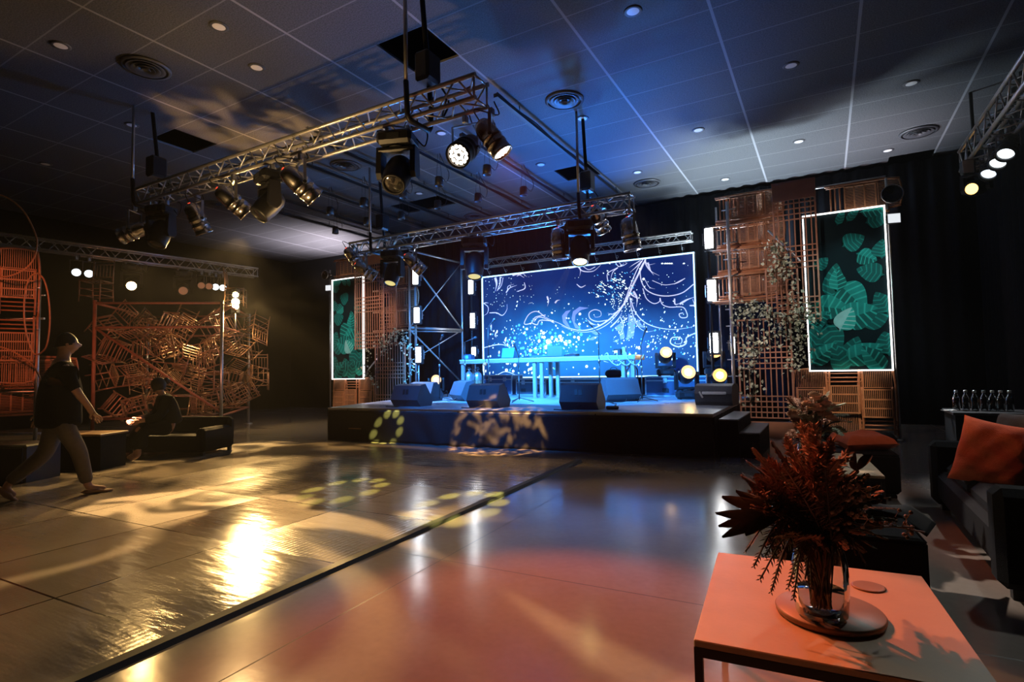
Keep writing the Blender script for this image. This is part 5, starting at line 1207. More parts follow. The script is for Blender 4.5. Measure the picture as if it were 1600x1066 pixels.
# arms
def arm(sy, sw, el):
    i = len(B); sh = V((.015, sy * .19, 1.42)); e = sh + V((sw * .12, sy * .05, -.28)); w = e + V((el, 0, -.22)).normalized() * .25
    B.extend([(*sh, .058), (*e, .045), (*w, .030)]); E_.extend([(3, i), (i, i + 1), (i + 1, i + 2)]); hand(w, (w - e), (0, 1, 0), B, E_, i + 2)
arm(1, -1.0, -.05); arm(-1, 1.0, .14)
def leg(sy, hipx, knee, ank, toe):
    i = len(B); B.extend([(hipx, sy * .09, .88, .085), (*knee, .06), (lerp(knee[0], ank[0], .35), knee[1], lerp(knee[2], ank[2], .35), .058), (*ank, .04), (*toe, (.04, .03))]); E_.extend([(0, i), (i, i + 1), (i + 1, i + 2), (i + 2, i + 3), (i + 3, i + 4)])
leg(-1, .02, (.17, -.10, .50), (.26, -.10, .09), (.42, -.10, .045)); leg(1, -.02, (-.10, .10, .48), (-.42, .10, .17), (-.34, .10, .05))
body = skinned('body', B, E_, M['skin'], man)
# head shape
hd = MB(); HC = V((.055, 0, 1.665))
def headfn(u, v):
    a = 2 * PI * u; b = PI * v; x = math.sin(b) * math.cos(a); y = math.sin(b) * math.sin(a); z = math.cos(b); f = 1 - .18 * max(0, -z) * (1 - .4 * max(0, x)); px_ = x * .098 * f + (.012 if x > .3 and -.5 < z < .1 else 0); 
    if x > .93 and abs(y) < .25 and -.25 < z < .15: px_ += .018
    return (HC.x + px_, HC.y + y * .076 * f, HC.z + z * .122)
hd.grid(headfn, 26, 20); head_ = hd.build('head', M['skin'], man)
hr = MB()
hr.grid(lambda u, v: (HC.x - .012 + .104 * math.sin(PI * v * .52) * math.cos(2 * PI * u), .084 * math.sin(PI * v * .52) * math.sin(2 * PI * u), HC.z + .012 + .122 * math.cos(PI * v * (.52 + .12 * (1 - math.cos(2 * PI * u)) * .5))), 24, 10); hr.build('hair', M['hair'], head_)
ft = MB()
for s in (-1, 1):
    ft.lathe([(.008, 0), (.011, .008), (.003, .014)], HC + V((.088, s * .03, .01)), (1, 0, 0), 8)
ft.build('eyes', M['black'], head_)
er = MB()
for s in (-1, 1): er.lathe([(.02, -.008), (.028, 0), (.012, .01)], HC + V((-.005, s * .074, -.005)), (0, s, 0), 10)
er.build('ears', M['skin'], head_); MB().path([HC + V((.088, y_, -.055 - .004 * math.cos(y_ * 60))) for y_ in (-.022, -.01, 0, .01, .022)], .004, 5).build('mouth', M['rust'], head_)
# shirt and trousers
S = [(0, 0, .74, (.22, .19)), (0, 0, .82, (.225, .195)), (0, 0, 1.0, (.215, .18)), (.01, 0, 1.2, (.215, .17)), (.015, 0, 1.40, (.19, .14)), (.018, 0, 1.48, (.09, .085))]; SE = [(i, i + 1) for i in range(5)]
for sy, sw in ((1, -1), (-1, 1)):
    i = len(S); S += [(.015, sy * .19, 1.41, .085), (.015 + sw * .08, sy * .225, 1.22, .07), (.015 + sw * .11, sy * .235, 1.15, .064)]; SE += [(4, i), (i, i + 1), (i + 1, i + 2)]
skinned('shirt', S, SE, M['shirt'], man)
Tt = [(0, 0, .94, (.165, .125)), (0, 0, .86, (.17, .13))]; TE = [(0, 1)]
for sy, kn, an in ((-1, (.17, -.10, .50), (.25, -.10, .13)), (1, (-.10, .10, .48), (-.40, .10, .20))):
    i = len(Tt); Tt += [(.02 * -sy, sy * .095, .80, .105), (*kn, .085), (lerp(kn[0], an[0], .5), kn[1], lerp(kn[2], an[2], .5), .075), (*an, .065)]; TE += [(1, i), (i, i + 1), (i + 1, i + 2), (i + 2, i + 3)]
skinned('trousers', Tt, TE, M['trousers'], man)
for (x, y, z, rot) in ((.33, -.10, .045, 0), (-.40, .10, .10, -.75)):
    MB().grid(lambda u, v, x=x, y=y, z=z, rot=rot: tuple(V((x, y, z)) + RY(-rot) @ V(((.15 * math.cos(2 * PI * u) * math.sin(PI * v) + .01), .05 * math.sin(2 * PI * u) * math.sin(PI * v) * (1 + .15 * math.cos(2 * PI * u)), -.045 + .09 * (1 - v) * (1 if math.cos(2 * PI * u) < .2 else .75)))), 18, 8).build('shoe', M['shoe'], man)
# person sitting on the front of the sofa, all in black, hair tied up
f2 = at(262, 716, z=0); P2 = thing('person', 'dark clothed person with tied up hair sitting hunched on the black sofa', 'person', (f2.x, f2.y, 0), wz)
B = []; E_ = []
bone((.05, 0, .50, (.13, .12)), (.03, 0, .64, (.12, .10)), (-.01, 0, .78, (.13, .10)), (-.05, 0, .93, (.12, .085)), (-.09, 0, 1.0, (.055, .055)), (-.11, 0, 1.05, (.052, .052)))
h0 = len(B); B += [(-.14, 0, 1.11, (.085, .08)), (-.15, 0, 1.18, (.075, .075))]; E_ += [(5, h0), (h0, h0 + 1)]
for sy in (1, -1):
    i = len(B); sh = V((-.05, sy * .17, .92)); e = sh + V((-.10, sy * .06, -.25)); w = e + V((-.22, -sy * .04, -.05)); B.extend([(*sh, .05), (*e, .042), (*w, .03)]); E_.extend([(3, i), (i, i + 1), (i + 1, i + 2)]); hand(w, w - e, (0, 1, 0), B, E_, i + 2)
    i = len(B); B.extend([(0, sy * .10, .47, .09), (-.42, sy * .12, .50, .062), (-.40, sy * .12, .10, .042), (-.52, sy * .12, .045, (.045, .03))]); E_.extend([(0, i), (i, i + 1), (i + 1, i + 2), (i + 2, i + 3)])
skinned('body', B, E_, M['skin'], P2)
Tt = [(0.05, 0, .50, (.20, .19)), (.03, 0, .64, (.19, .17)), (-.01, 0, .80, (.20, .165)), (-.05, 0, .95, (.18, .13)), (-.075, 0, 1.0, (.085, .085))]; TE = [(0, 1), (1, 2), (2, 3), (3, 4)]
for sy in (1, -1): i = len(Tt); Tt += [(-.05, sy * .17, .93, .085), (-.15, sy * .23, .67, .072), (-.35, sy * .195, .62, .056)]; TE += [(3, i), (i, i + 1), (i + 1, i + 2)]
skinned('jacket', Tt, TE, M['shirt'], P2)
Tt = [(0.08, 0, .50, (.21, .17)), (-.12, 0, .50, (.23, .15)), (-.36, 0, .50, (.23, .14)), (-.40, 0, .34, (.23, .14)), (-.40, 0, .15, (.25, .16))]; skinned('long_skirt', Tt, [(0, 1), (1, 2), (2, 3), (3, 4)], M['shirt'], P2)
MB().grid(lambda u, v: (-.135 + .11 * math.sin(PI * v) * math.cos(2 * PI * u), .1 * math.sin(PI * v) * math.sin(2 * PI * u), 1.165 + .115 * math.cos(PI * v)), 20, 12).build('hair', M['hair'], P2)
MB().grid(lambda u, v: (-.03 + .05 * math.sin(PI * v) * math.cos(2 * PI * u), .05 * math.sin(PI * v) * math.sin(2 * PI * u), 1.22 + .05 * math.cos(PI * v)), 12, 8).build('hair_bun', M['hair'], P2)
# ================================================================== lounge in the foreground
def low_table(fl, ang, w, d, h, label):
    u = V((math.cos(ang), math.sin(ang), 0)); v = V((-u.y, u.x, 0)); c = V(fl) + u * w / 2 + v * d / 2
    t = thing('coffee_table', label, 'coffee table', (c.x, c.y, 0), ang, 'wooden coffee tables')
    MB().box((0, 0, h - .011), (w, d, .022), None, .003).build('table_top', M['tabletop'], t)
    fr = MB(); b = .025
    for s in (-1, 1): fr.box((0, s * (d / 2 - b / 2), h - .036), (w, b, .028)); fr.box((s * (w / 2 - b / 2), 0, h - .036), (b, d - 2 * b, .028))
    fr.build('metal_frame', M['black'], t)
    for sx in (-1, 1):
        for sy in (-1, 1): MB().box((sx * (w / 2 - b / 2), sy * (d / 2 - b / 2), (h - .05) / 2), (b, b, h - .05)).build('leg', M['black'], t)
    return t, c, u, v
TA = math.radians(4.5)
T1, tc1, tu, tv = low_table((-.392, 1.79, 0), TA, .76, .88, .45, 'oak coffee table with a black frame nearest the camera, carrying the wooden tray')
q = at(1320, 741, z=.45); T2, tc2, _, _ = low_table((q.x - .36, q.y - .02, 0), TA, .62, 1.12, .45, 'second oak coffee table farther back, between the two black poufs')
def pouf(c, w, d, h, ang, label):
    t = thing('pouf', label, 'pouf', (c[0], c[1], 0), ang, 'black poufs'); MB().box((0, 0, h / 2 + .02), (w, d, h - .04), None, .03).build('cover', M['sofa'], t)
    e = MB()
    for sx in (-1, 1): e.path([(sx * (w / 2 - .012), -d / 2 + .012, h - .012), (sx * (w / 2 - .012), d / 2 - .012, h - .012)], .007, 5)
    for sy in (-1, 1): e.path([(-w / 2 + .012, sy * (d / 2 - .012), h - .012), (w / 2 - .012, sy * (d / 2 - .012), h - .012)], .007, 5)
    e.build('piping', M['black_cloth'], t)
    for sx in (-1, 1):
        for sy in (-1, 1): MB().box((sx * (w / 2 - .06), sy * (d / 2 - .06), .015), (.05, .05, .03)).build('foot', M['black'], t)
    return t
pouf((.03, 4.02 - .28), .72, .62, .40, TA, 'black square pouf right behind the flower vase')
p2 = pouf((.16, 6.72), .78, .75, .42, TA, 'black pouf carrying the flat orange cushion')
tag(cushion_mesh(.48, .46, .17, 18, 11).build('cushion', M['orange']), 'orange cushion lying flat on the farther black pouf', 'cushion')
o = bpy.data.objects['cushion.001']; o.location = (.29, 6.72, .50); o.rotation_euler = (.05, -.03, .4)
t = thing('throw', 'black folded throw with a pointed corner on the near pouf', 'throw', (.33, 4.05, .40), 0)
MB().grid(lambda u, v: ((u - .5) * .34 + .08 * (v - .5), (v - .5) * .3, .012 + .02 * math.sin(5 * u + 3 * v) * (1 - u) - (.10 * max(0, u - .62) / .38 if u > .62 else 0)), 14, 10).build('cloth', M['black_cloth'], t, solid=.012)
# sofa on the right
sf = thing('sofa', 'black two seat sofa at the right edge with an orange cushion', 'sofa', (1.36, 5.05, 0), 0)
MB().box((-.12, 0, .22), (.88, 1.95, .26), None, .04).build('base', M['sofa'], sf)
for s in (-1, 1): MB().box((-.14, s * .44, .38), (.74, .86, .14), None, .05).build('seat_cushion', M['sofa'], sf)
MB().box((.34, 0, .42), (.2, 2.2, .66), None, .06).build('backrest', M['sofa'], sf)
for s in (-1, 1): MB().box((-.12, s * 1.03, .33), (.95, .2, .54), None, .04).build('armrest', M['sofa'], sf)
for sx in (-.5, .36):
    for s in (-1, 1): MB().box((sx, s * 1.05, .045), (.06, .06, .09)).build('leg', M['black'], sf)
tag(cushion_mesh(.5, .5, .2, 24, 3).build('cushion', M['orange']), 'crumpled orange cushion leaning in the corner of the black sofa', 'cushion')
o = bpy.data.objects['cushion.002']; q = at(1558, 712, y=5.15); o.location = (q.x, 5.15, .62); o.rotation_euler = (1.25, .15, -.55)
tag(cushion_mesh(.5, .45, .18, 14, 9).build('cushion', M['greycush']), 'dark grey cushion behind the orange one on the sofa', 'cushion')
o = bpy.data.objects['cushion.003']; q = at(1600, 672, y=5.4); o.location = (q.x + .03, 5.42, .70); o.rotation_euler = (1.2, -.1, -.9)
# counter with bottles
ct = thing('counter', 'low black counter behind the sofa, carrying seven water bottles', 'counter', (1.72, 7.78, 0), 0)
MB().box((0, 0, .36), (1.08, .62, .72)).build('cabinet', M['black_cloth'], ct); MB().box((0, 0, .735), (1.12, .66, .03), None, .005).build('counter_top', M['black'], ct)
bt = None
for i, px in enumerate((1495, 1510, 1524, 1538.5, 1552, 1565, 1579)):
    q = at(px, 641 + .3 * i, z=.751); lb = 'clear glass water bottle on the black counter, %s of seven from the left' % ('first', 'second', 'third', 'fourth', 'fifth', 'sixth', 'last')[i]
    if bt is None:
        bt = thing('water_bottle', lb, 'bottle', (q.x, q.y, .751), 0, 'water bottles on the counter'); k = 1.0
        prof = [(.001, .004), (.030, 0), (.034, .006), (.034, .12), (.031, .14), (.017, .175), (.013, .185), (.013, .205), (.016, .206), (.016, .214), (.0125, .214), (.0105, .2), (.0105, .185), (.014, .172), (.028, .138), (.031, .12), (.031, .012), (.001, .01)]
        MB().lathe(prof, n=20, cap0=False, cap1=False).build('glass_body', M['bottle'], bt)
        MB().lathe([(.001, .0125), (.0302, .0125), (.0302, .118), (.027, .137), (.001, .139)], n=18, cap0=False, cap1=False).build('water', M['water'], bt)
        MB().lathe([(.0165, .196), (.0175, .2), (.0175, .219), (.015, .222)], n=16).build('cap', M['steel'], bt)
    else: dup(bt, lb, (q.x, q.y, .751))
tag(MB().box((1.17, 7.72, .754), (.12, .1, .006), RZ(.3)).build('napkin', M['white']), 'small pale napkin at the left end of the counter', 'napkin')

# tray, vase and flowers
tz1 = .45
tr_ = at(1296, 962, z=tz1); tr_.z = tz1
tray = tag(MB().lathe([(.001, .0), (.150, .0), (.162, .004), (.165, .018), (.160, .024), (.001, .024)], n=48, cap0=False, cap1=False).build('wooden_tray', M['tray']), 'round dark wooden board under the glass vase', 'tray'); tray.location = tr_
vz = tz1 + .0245; vp = at(1284, 962, z=vz)
vase = thing('vase', 'ribbed clear glass vase holding the dried flowers on the round board', 'vase', vp, 0)
prof = [(.001, .002), (.066, .0), (.074, .008), (.080, .06), (.083, .12), (.080, .17), (.072, .21), (.068, .225), (.064, .225), (.068, .208), (.076, .168), (.078, .12), (.075, .06), (.066, .018), (.001, .014)]
MB().lathe(prof, n=64, cap0=False, cap1=False, rib=.018).build('glass_body', M['glass'], vase)
MB().lathe([(.001, .016), (.062, .018), (.071, .06), (.0725, .085), (.001, .085)], n=32, cap0=False, cap1=False).build('water', M['water'], vase)
neck = vp + V((0, 0, .215))
# thin dark disc behind the vase
q = at(1357, 918, z=tz1); t = thing('dark_disc', 'thin dark round disc on the table behind the vase', 'dark_disc', q, 0); MB().lathe([(.055, 0), (.057, .004), (.05, .006)], n=24).build('disc', M['tray'], t)

def frond(mb, P, ln0, wid, step, rnd, down=.3, roll=0.):
    """leaflets in two rows along a curved stem"""
    P = [P[i].lerp(P[i + 1], q / 2) for i in range(len(P) - 1) for q in range(2)] + [P[-1]]
    m = len(P)
    for i in range(2, m):
        if rnd.random() < .12: continue
        d = (P[i] - P[i - 1]).normalized(); u, w, _ = frame_of(d); u = u * math.cos(roll) + w * math.sin(roll); f = i / m; L_ = ln0 * (1 - .75 * f ** 2) * rnd.uniform(.75, 1.15)
        for s in (-1, 1):
            dd = (d * .75 + u * s * .8 + V((0, 0, -down * .3)) + V((rnd.gauss(0, .12), rnd.gauss(0, .12), rnd.gauss(0, .12)))).normalized(); nn = dd.cross(d).normalized(); sd = dd.cross(nn).normalized()
            a = P[i]; b = a + dd * L_ * .45; c = a + dd * L_
            mb.add([a, b + sd * wid, c, b - sd * wid, b + nn * wid * .35], [(0, 1, 4), (1, 2, 4), (2, 3, 4), (3, 0, 4)])
def curve_to(o, tip, sag, k=7):
    o = V(o); tip = V(tip); mid_ = (o + tip) / 2 + V((0, 0, sag)); return spline([o, o.lerp(mid_, .5) + V((0, 0, sag * .3)), mid_.lerp(tip, .3), tip], k)
def bouquet(name, label, o, spec, seed, scale=1.):
    """spec: list of (part, tip pixel or vector, ...)"""
    rnd = random.Random(seed); t = thing(name, label, 'flowers', o, 0); O = V(o); counts = {}
    for part, tip, a in spec:
        tip = V(tip) - O; mb = MB(); n_ = counts.get(part, 0); counts[part] = n_ + 1
        base = V((rnd.uniform(-.03, .03), rnd.uniform(-.03, .03), -.19 + rnd.uniform(0, .03))) * scale; nk = V((rnd.uniform(-.045, .045), rnd.uniform(-.045, .045), .0)) * scale
        drop = a.get('sag', .06)
        P0 = [base, base.lerp(nk, .5)] + curve_to(nk, tip, drop, 6)
        mb.path(P0, [.0028 * scale] * len(P0), 5); P = P0[2:]
        if part == 'fern_frond': frond(mb, P[4:], a.get('l', .055) * scale, .0026 * scale, 1, rnd, .6, rnd.uniform(-.5, .5)); m = M[a.get('m', 'darkleaf')]
        elif part == 'leaf_branch':
            frond(mb, P[3:], a.get('l', .05) * scale * .8, .008 * scale, 1, rnd, .2, rnd.uniform(-1, 1)); m = M[a.get('m', 'olive')]
        elif part == 'dried_plume':
            for i in range(a.get('n', 110)):
                f = rnd.random() ** .7; j = min(len(P) - 2, int((.45 + .55 * f) * (len(P) - 1))); c = P[j].lerp(P[j + 1], rnd.random()); d = (P[j + 1] - P[j]).normalized()
                rr = a.get('r', .03) * scale * (1 - .5 * f); dd = (d * 1.1 + V((rnd.gauss(0, .7), rnd.gauss(0, .7), rnd.gauss(0, .5)))).normalized(); u, w, _ = frame_of(dd); L_ = rr * rnd.uniform(.7, 1.5); s = .004 * scale
                mb.add([c, c + dd * L_ * .5 + u * s, c + dd * L_, c + dd * L_ * .5 - u * s, c + dd * L_ * .55 + w * s], [(0, 1, 4), (1, 2, 4), (2, 3, 4), (3, 0, 4)])
            m = M[a.get('m', 'rust')]
        elif part == 'palm_leaf':
            lf_ = a['fingers']; m = M['darkleaf']
            for (tx, wd) in lf_:
                T_ = V(tx) - O; S_ = P[-1]; ax_ = (T_ - S_); side = ax_.cross(V((.5, 1, .1))).normalized(); nn = ax_.cross(side).normalized(); vs = []; K = 8
                for i in range(K + 1):
                    f = i / K; w_ = wd * math.sin(PI * (f * .93 + .04)) ** .7; c = S_.lerp(T_, f) + nn * (.018 * math.sin(PI * f)); vs += [c + side * w_ + nn * .008, c, c - side * w_ + nn * .008]
                mb.add(vs, [q for i in range(K) for q in ((3 * i, 3 * i + 1, 3 * i + 4, 3 * i + 3), (3 * i + 1, 3 * i + 2, 3 * i + 5, 3 * i + 4))], True)
        elif part == 'rose':
            R0 = a.get('r', .03) * scale
            for ring, (nr, rr, hh) in enumerate(((3, .28, .9), (5, .6, .75), (6, .95, .5))):
                for i in range(nr):
                    an = 2 * PI * i / nr + ring * .5; d = V((math.cos(an), math.sin(an), 0)); e = V((-d.y, d.x, 0)); c = P[-1]
                    mb.grid(lambda u, v, d=d, e=e, c=c, rr=rr, hh=hh: tuple(c + d * R0 * rr * math.sin(PI * .5 * v) * (1 - .25 * (2 * u - 1) ** 2) + e * R0 * .75 * (2 * u - 1) * math.sin(PI * (.15 + .7 * v)) + V((0, 0, R0 * (hh * v - .2)))), 4, 4)
            m = M[a.get('m', 'rose')]
        elif part == 'berry_sprig':
            for i in range(a.get('n', 22)):
                j = rnd.randrange(len(P) // 2, len(P) - 1); c = P[j] + V((rnd.gauss(0, .022), rnd.gauss(0, .022), rnd.gauss(0, .02))) * scale; mb.tube(P[j], c, .0012 * scale, 4)
                mb.lathe([(.001, -.007), (.0065, -.003), (.0065, .003), (.001, .007)], c, (rnd.gauss(0, 1), rnd.gauss(0, 1), 1), 6, False, False) if scale < 1.5 else None
            m = M[a.get('m', 'pampas')]
        mb.build(part, m, t, solid=0)
    return t
def W(px, py, zc): return at(px, py, zc=zc)
zc0 = (ROT.transposed() @ (vp - CAM)).z * -1 / 1.0
zb_ = zc0
sp_ = []; rb = random.Random(5)
# big dark leaves to the left and upper right
for px, py in [(1176, 700), (1168, 722), (1205, 690), (1182, 742), (1160, 745)]: sp_.append(('leaf_branch', W(px, py, zb_ - .05), dict(sag=.05, l=.05, m='rust')))
sp_.append(('palm_leaf', W(1225, 795, zb_), dict(sag=.03, fingers=[(W(1117, 800, zb_ - .05), .022), (W(1122, 822, zb_), .020), (W(1128, 775, zb_ + .06), .024), (W(1128, 840, zb_ - .04), .020), (W(1160, 738, zb_ + .05), .010), (W(1165, 838, zb_ - .06), .024), (W(1150, 765, zb_ + .03), .022)])))
sp_.append(('palm_leaf', W(1340, 735, zb_), dict(sag=.05, fingers=[(W(1362, 712, zb_), .014), (W(1338, 706, zb_ - .02), .012)])))
# reddish plumes above
for px, py in [(1252, 668), (1226, 690), (1268, 678), (1240, 705), (1300, 690), (1276, 720), (1312, 740), (1205, 722), (1282, 700), (1228, 740), (1192, 735), (1212, 765), (1258, 735), (1290, 760), (1246, 775)]:
    sp_.append(('dried_plume', W(px + rb.uniform(-4, 4), py, zb_ + rb.uniform(-.12, .08)), dict(sag=.04, r=.045, n=170, m='rust' if rb.random() < .55 else 'pampas')))
for px, py in [(1272, 668), (1322, 712), (1335, 755), (1318, 775), (1302, 725)]:
    sp_.append(('dried_plume', W(px, py, zb_ + rb.uniform(-.06, .1)), dict(sag=.05, r=.045, n=150, m='pampas')))
# leafy sprigs round about
for i in range(78):
    a = rb.uniform(0, 2 * PI); rr = rb.uniform(.45, 1) ** .7; px = 1272 + 106 * rr * math.cos(a); py = 782 + 92 * rr * math.sin(a)
    part = 'leaf_branch' if rb.random() < .6 else 'fern_frond'
    sp_.append((part, W(px, py, zb_ + rb.uniform(-.16, .16)), dict(sag=rb.uniform(.02, .08), l=rb.uniform(.035, .055), m=rb.choice(['darkleaf', 'olive', 'darkleaf', 'rust']))))
for px, py in [(1188, 905), (1205, 925), (1232, 918), (1178, 885), (1258, 905), (1215, 895), (1310, 880), (1338, 868), (1165, 862), (1196, 868), (1240, 935), (1268, 918), (1352, 880)]:
    sp_.append(('fern_frond', W(px, py, zb_ - rb.uniform(.02, .16)), dict(sag=.14, l=.045, m='darkleaf')))
for px, py in [(1372, 760), (1392, 778), (1398, 812), (1384, 842), (1366, 856), (1350, 862), (1378, 826), (1358, 742), (1340, 735), (1330, 850), (1402, 795), (1362, 790), (1350, 800), (1372, 815), (1360, 780), (1352, 835), (1385, 795), (1340, 820), (1330, 800)]:
    sp_.append(('leaf_branch', W(px, py, zb_ + rb.uniform(-.1, .1)), dict(sag=.06, l=.04, m='stem')))
sp_.append(('berry_sprig', W(1445, 832, zb_ + .05), dict(sag=.05, n=12, m='darkleaf'))); sp_.append(('berry_sprig', W(1425, 824, zb_ + .02), dict(sag=.04, n=10, m='stem')))
for px, py in [(1200, 790), (1190, 810), (1210, 830), (1228, 800), (1235, 845), (1200, 850), (1175, 770), (1185, 750)]:
    sp_.append(('dried_plume', W(px, py, zb_ + rb.uniform(-.12, .0)), dict(sag=.06, r=.035, n=90, m='rust')))
for px, py in [(1330, 780), (1345, 760), (1300, 790), (1362, 812), (1290, 830)]: sp_.append(('berry_sprig', W(px, py, zb_ + rb.uniform(-.1, .05)), dict(sag=.05, m='pampas')))
bouquet('flower_arrangement', 'large bouquet of dark leaves, ferns and rusty dried plumes in the near glass vase', neck, sp_, 4)
# second arrangement on the farther table
v2 = V((tc2.x - .02, tc2.y + .3, .45)); v2 = at(1268, 735, z=.45)
v2.z = .45
vs2 = thing('vase', 'small glass vase on the farther coffee table, hidden behind the near bouquet', 'vase', v2, 0)
MB().lathe([(.001, .0), (.085, .0), (.095, .02), (.1, .14), (.09, .2), (.086, .2), (.095, .14), (.09, .022), (.001, .01)], n=24, cap0=False, cap1=False).build('glass_body', M['glass'], vs2)
zc2 = -(ROT.transposed() @ (v2 - CAM)).z; s2 = []; rb = random.Random(8)
for px, py in [(1262, 632), (1280, 625), (1256, 655), (1285, 648), (1300, 655), (1278, 640), (1268, 668), (1243, 650), (1292, 632), (1300, 640), (1272, 618)]:
    s2.append(('rose', W(px, py, zc2 + rb.uniform(-.2, .05)), dict(sag=.08, r=.045 if rb.random() < .6 else .03, m='rose' if rb.random() < .7 else 'pampas')))
for i in range(40):
    a = rb.uniform(0, 2 * PI); rr = rb.uniform(.3, 1) ** .6; px = 1278 + 52 * rr * math.cos(a); py = 650 + 45 * rr * math.sin(a)
    s2.append((rb.choice(['leaf_branch', 'fern_frond']), W(px, py, zc2 + rb.uniform(-.3, .3)), dict(sag=.1, l=.05, m=rb.choice(['olive', 'ivy', 'olive', 'stem', 'rust']))))
for i in range(14):
    s2.append(('dried_plume', W(rb.uniform(1228, 1262), rb.uniform(620, 690), zc2 + rb.uniform(-.2, .2)), dict(sag=.1, r=.035, n=60, m='rust')))
bouquet('flower_arrangement', 'paler bouquet of peach roses and grey green sprigs on the farther table', v2 + V((0, 0, .2)), s2, 6, 1.6)

# ================================================================== lights
def gobo_leaves(nt, scale, thr, seed, soft=.06, stretch=1., lo=0.):
    N, L = nt.nodes, nt.links; tc = N.new('ShaderNodeTexCoord'); sp = N.new('ShaderNodeSeparateXYZ'); L.new(tc.outputs['Normal'], sp.inputs[0])
    u = mnode(N, 'DIVIDE', sp.outputs['X'], sp.outputs['Z'], L); v = mnode(N, 'DIVIDE', sp.outputs['Y'], sp.outputs['Z'], L)
    cb = N.new('ShaderNodeCombineXYZ'); L.new(mnode(N, 'MULTIPLY', u, scale, L), cb.inputs[0]); L.new(mnode(N, 'MULTIPLY', v, scale * stretch, L), cb.inputs[1]); cb.inputs[2].default_value = seed
    no = N.new('ShaderNodeTexNoise'); no.inputs['Scale'].default_value = 1; no.inputs['Detail'].default_value = 1.5; no.inputs['Distortion'].default_value = 1.2; L.new(cb.outputs[0], no.inputs['Vector'])
    cr = N.new('ShaderNodeValToRGB'); cr.color_ramp.elements[0].position = thr - soft; cr.color_ramp.elements[1].position = thr + soft; cr.color_ramp.elements[0].color = (lo, lo, lo, 1); L.new(no.outputs['Fac'], cr.inputs[0]); return cr.outputs[0]
def gobo_ring(nt, r0, cnt, dot):
    N, L = nt.nodes, nt.links; tc = N.new('ShaderNodeTexCoord'); sp = N.new('ShaderNodeSeparateXYZ'); L.new(tc.outputs['Normal'], sp.inputs[0])
    u = mnode(N, 'DIVIDE', sp.outputs['X'], sp.outputs['Z'], L); v = mnode(N, 'DIVIDE', sp.outputs['Y'], sp.outputs['Z'], L)
    r = mnode(N, 'SQRT', mnode(N, 'ADD', mnode(N, 'MULTIPLY', u, u, L), mnode(N, 'MULTIPLY', v, v, L), L), None, L)
    a = mnode(N, 'MULTIPLY', mnode(N, 'ARCTAN2', u, v, L), cnt / (2 * PI), L); fa = mnode(N, 'SUBTRACT', mnode(N, 'FRACT', mnode(N, 'ADD', a, 20.0, L), None, L), .5, L)
    da = mnode(N, 'MULTIPLY', fa, 2 * PI * r0 / cnt, L); dr = mnode(N, 'SUBTRACT', r, r0, L)
    d = mnode(N, 'SQRT', mnode(N, 'ADD', mnode(N, 'MULTIPLY', da, da, L), mnode(N, 'MULTIPLY', dr, dr, L), L), None, L)
    cr = N.new('ShaderNodeValToRGB'); cr.color_ramp.elements[0].color = (1, 1, 1, 1); cr.color_ramp.elements[0].position = .55; cr.color_ramp.elements[1].color = (.0, .0, .0, 1); cr.color_ramp.elements[1].position = 1.0
    L.new(mnode(N, 'DIVIDE', d, dot, L), cr.inputs[0]); return cr.outputs[0]
def spot(name, p, tgt, col, P, ang, blend=.3, rad=.05, gobo=None):
    ld = bpy.data.lights.new(name, 'SPOT'); o = bpy.data.objects.new(name, ld); C.objects.link(o); o.location = p
    d = V(tgt) - V(p); o.rotation_euler = d.to_track_quat('-Z', 'Y').to_euler(); ld.color = col; ld.energy = P; ld.spot_size = math.radians(ang); ld.spot_blend = blend; ld.shadow_soft_size = rad
    if gobo:
        ld.use_nodes = True; nt = ld.node_tree; e = nt.nodes['Emission']; out = gobo(nt); nt.links.new(out, e.inputs['Strength'])
    return o
WARM = (1, .66, .28); GOLD = (1, .60, .20); BLUE = (.04, .30, 1); RED = (1, .13, .04); YG = (1, .88, .18)
mh1 = on_ft(410, 280) + V((-.05, -.1, -.85)); mh2 = on_ft(612, 205) + V((.05, -.1, -.92)); mh0 = on_ft(262, 322, True) + V((.05, -.2, -.85))
# leaf shaped gold projections on the dance floor and stage skirt
spot('gold_projector', mh1 + V((0, -.15, -.1)), (-4.6, 2.2, 0), (1, .62, .24), 2600, 76, .35, .04, lambda nt: gobo_leaves(nt, 2.6, .56, 3.1, .02, 1.0, .10))
spot('gold_projector', mh0 + V((0, -.1, -.15)), (-7.0, 2.7, 0), GOLD, 700, 90, .5, .06, lambda nt: gobo_leaves(nt, 3.4, .56, 9.4, .06, .7, .12))
bl = at(390, 468, zc=12.9)
spot('blinder_beam', bl, (-4.9, 3.0, 0), (1, .60, .20), 3600, 62, .35, .09, lambda nt: gobo_leaves(nt, 5.2, .53, 5.5, .05, 1.6, .10))
spot('skirt_projector', mh2 + V((0, .3, 0)), at(775, 672, y=7.7), (1, .52, .16), 6500, 24, .2, .03, lambda nt: gobo_leaves(nt, 20, .55, 2.2, .05))
# rings of yellow green dots
spot('ring_projector', mh2 + V((-.1, .3, 0)), at(606, 662, y=7.5), YG, 9000, 9, .1, .01, lambda nt: gobo_ring(nt, .048, 9, .016))
spot('ring_projector', on_mt(741, 365) + V((0, -.3, -.7)), at(541, 764, z=.02), YG, 3000, 12, .1, .01, lambda nt: gobo_ring(nt, .068, 9, .022))
spot('ring_projector', on_mt(905, 345) + V((0, -.3, -.7)), at(722, 788, z=.02), YG, 3000, 12, .1, .01, lambda nt: gobo_ring(nt, .068, 9, .024))
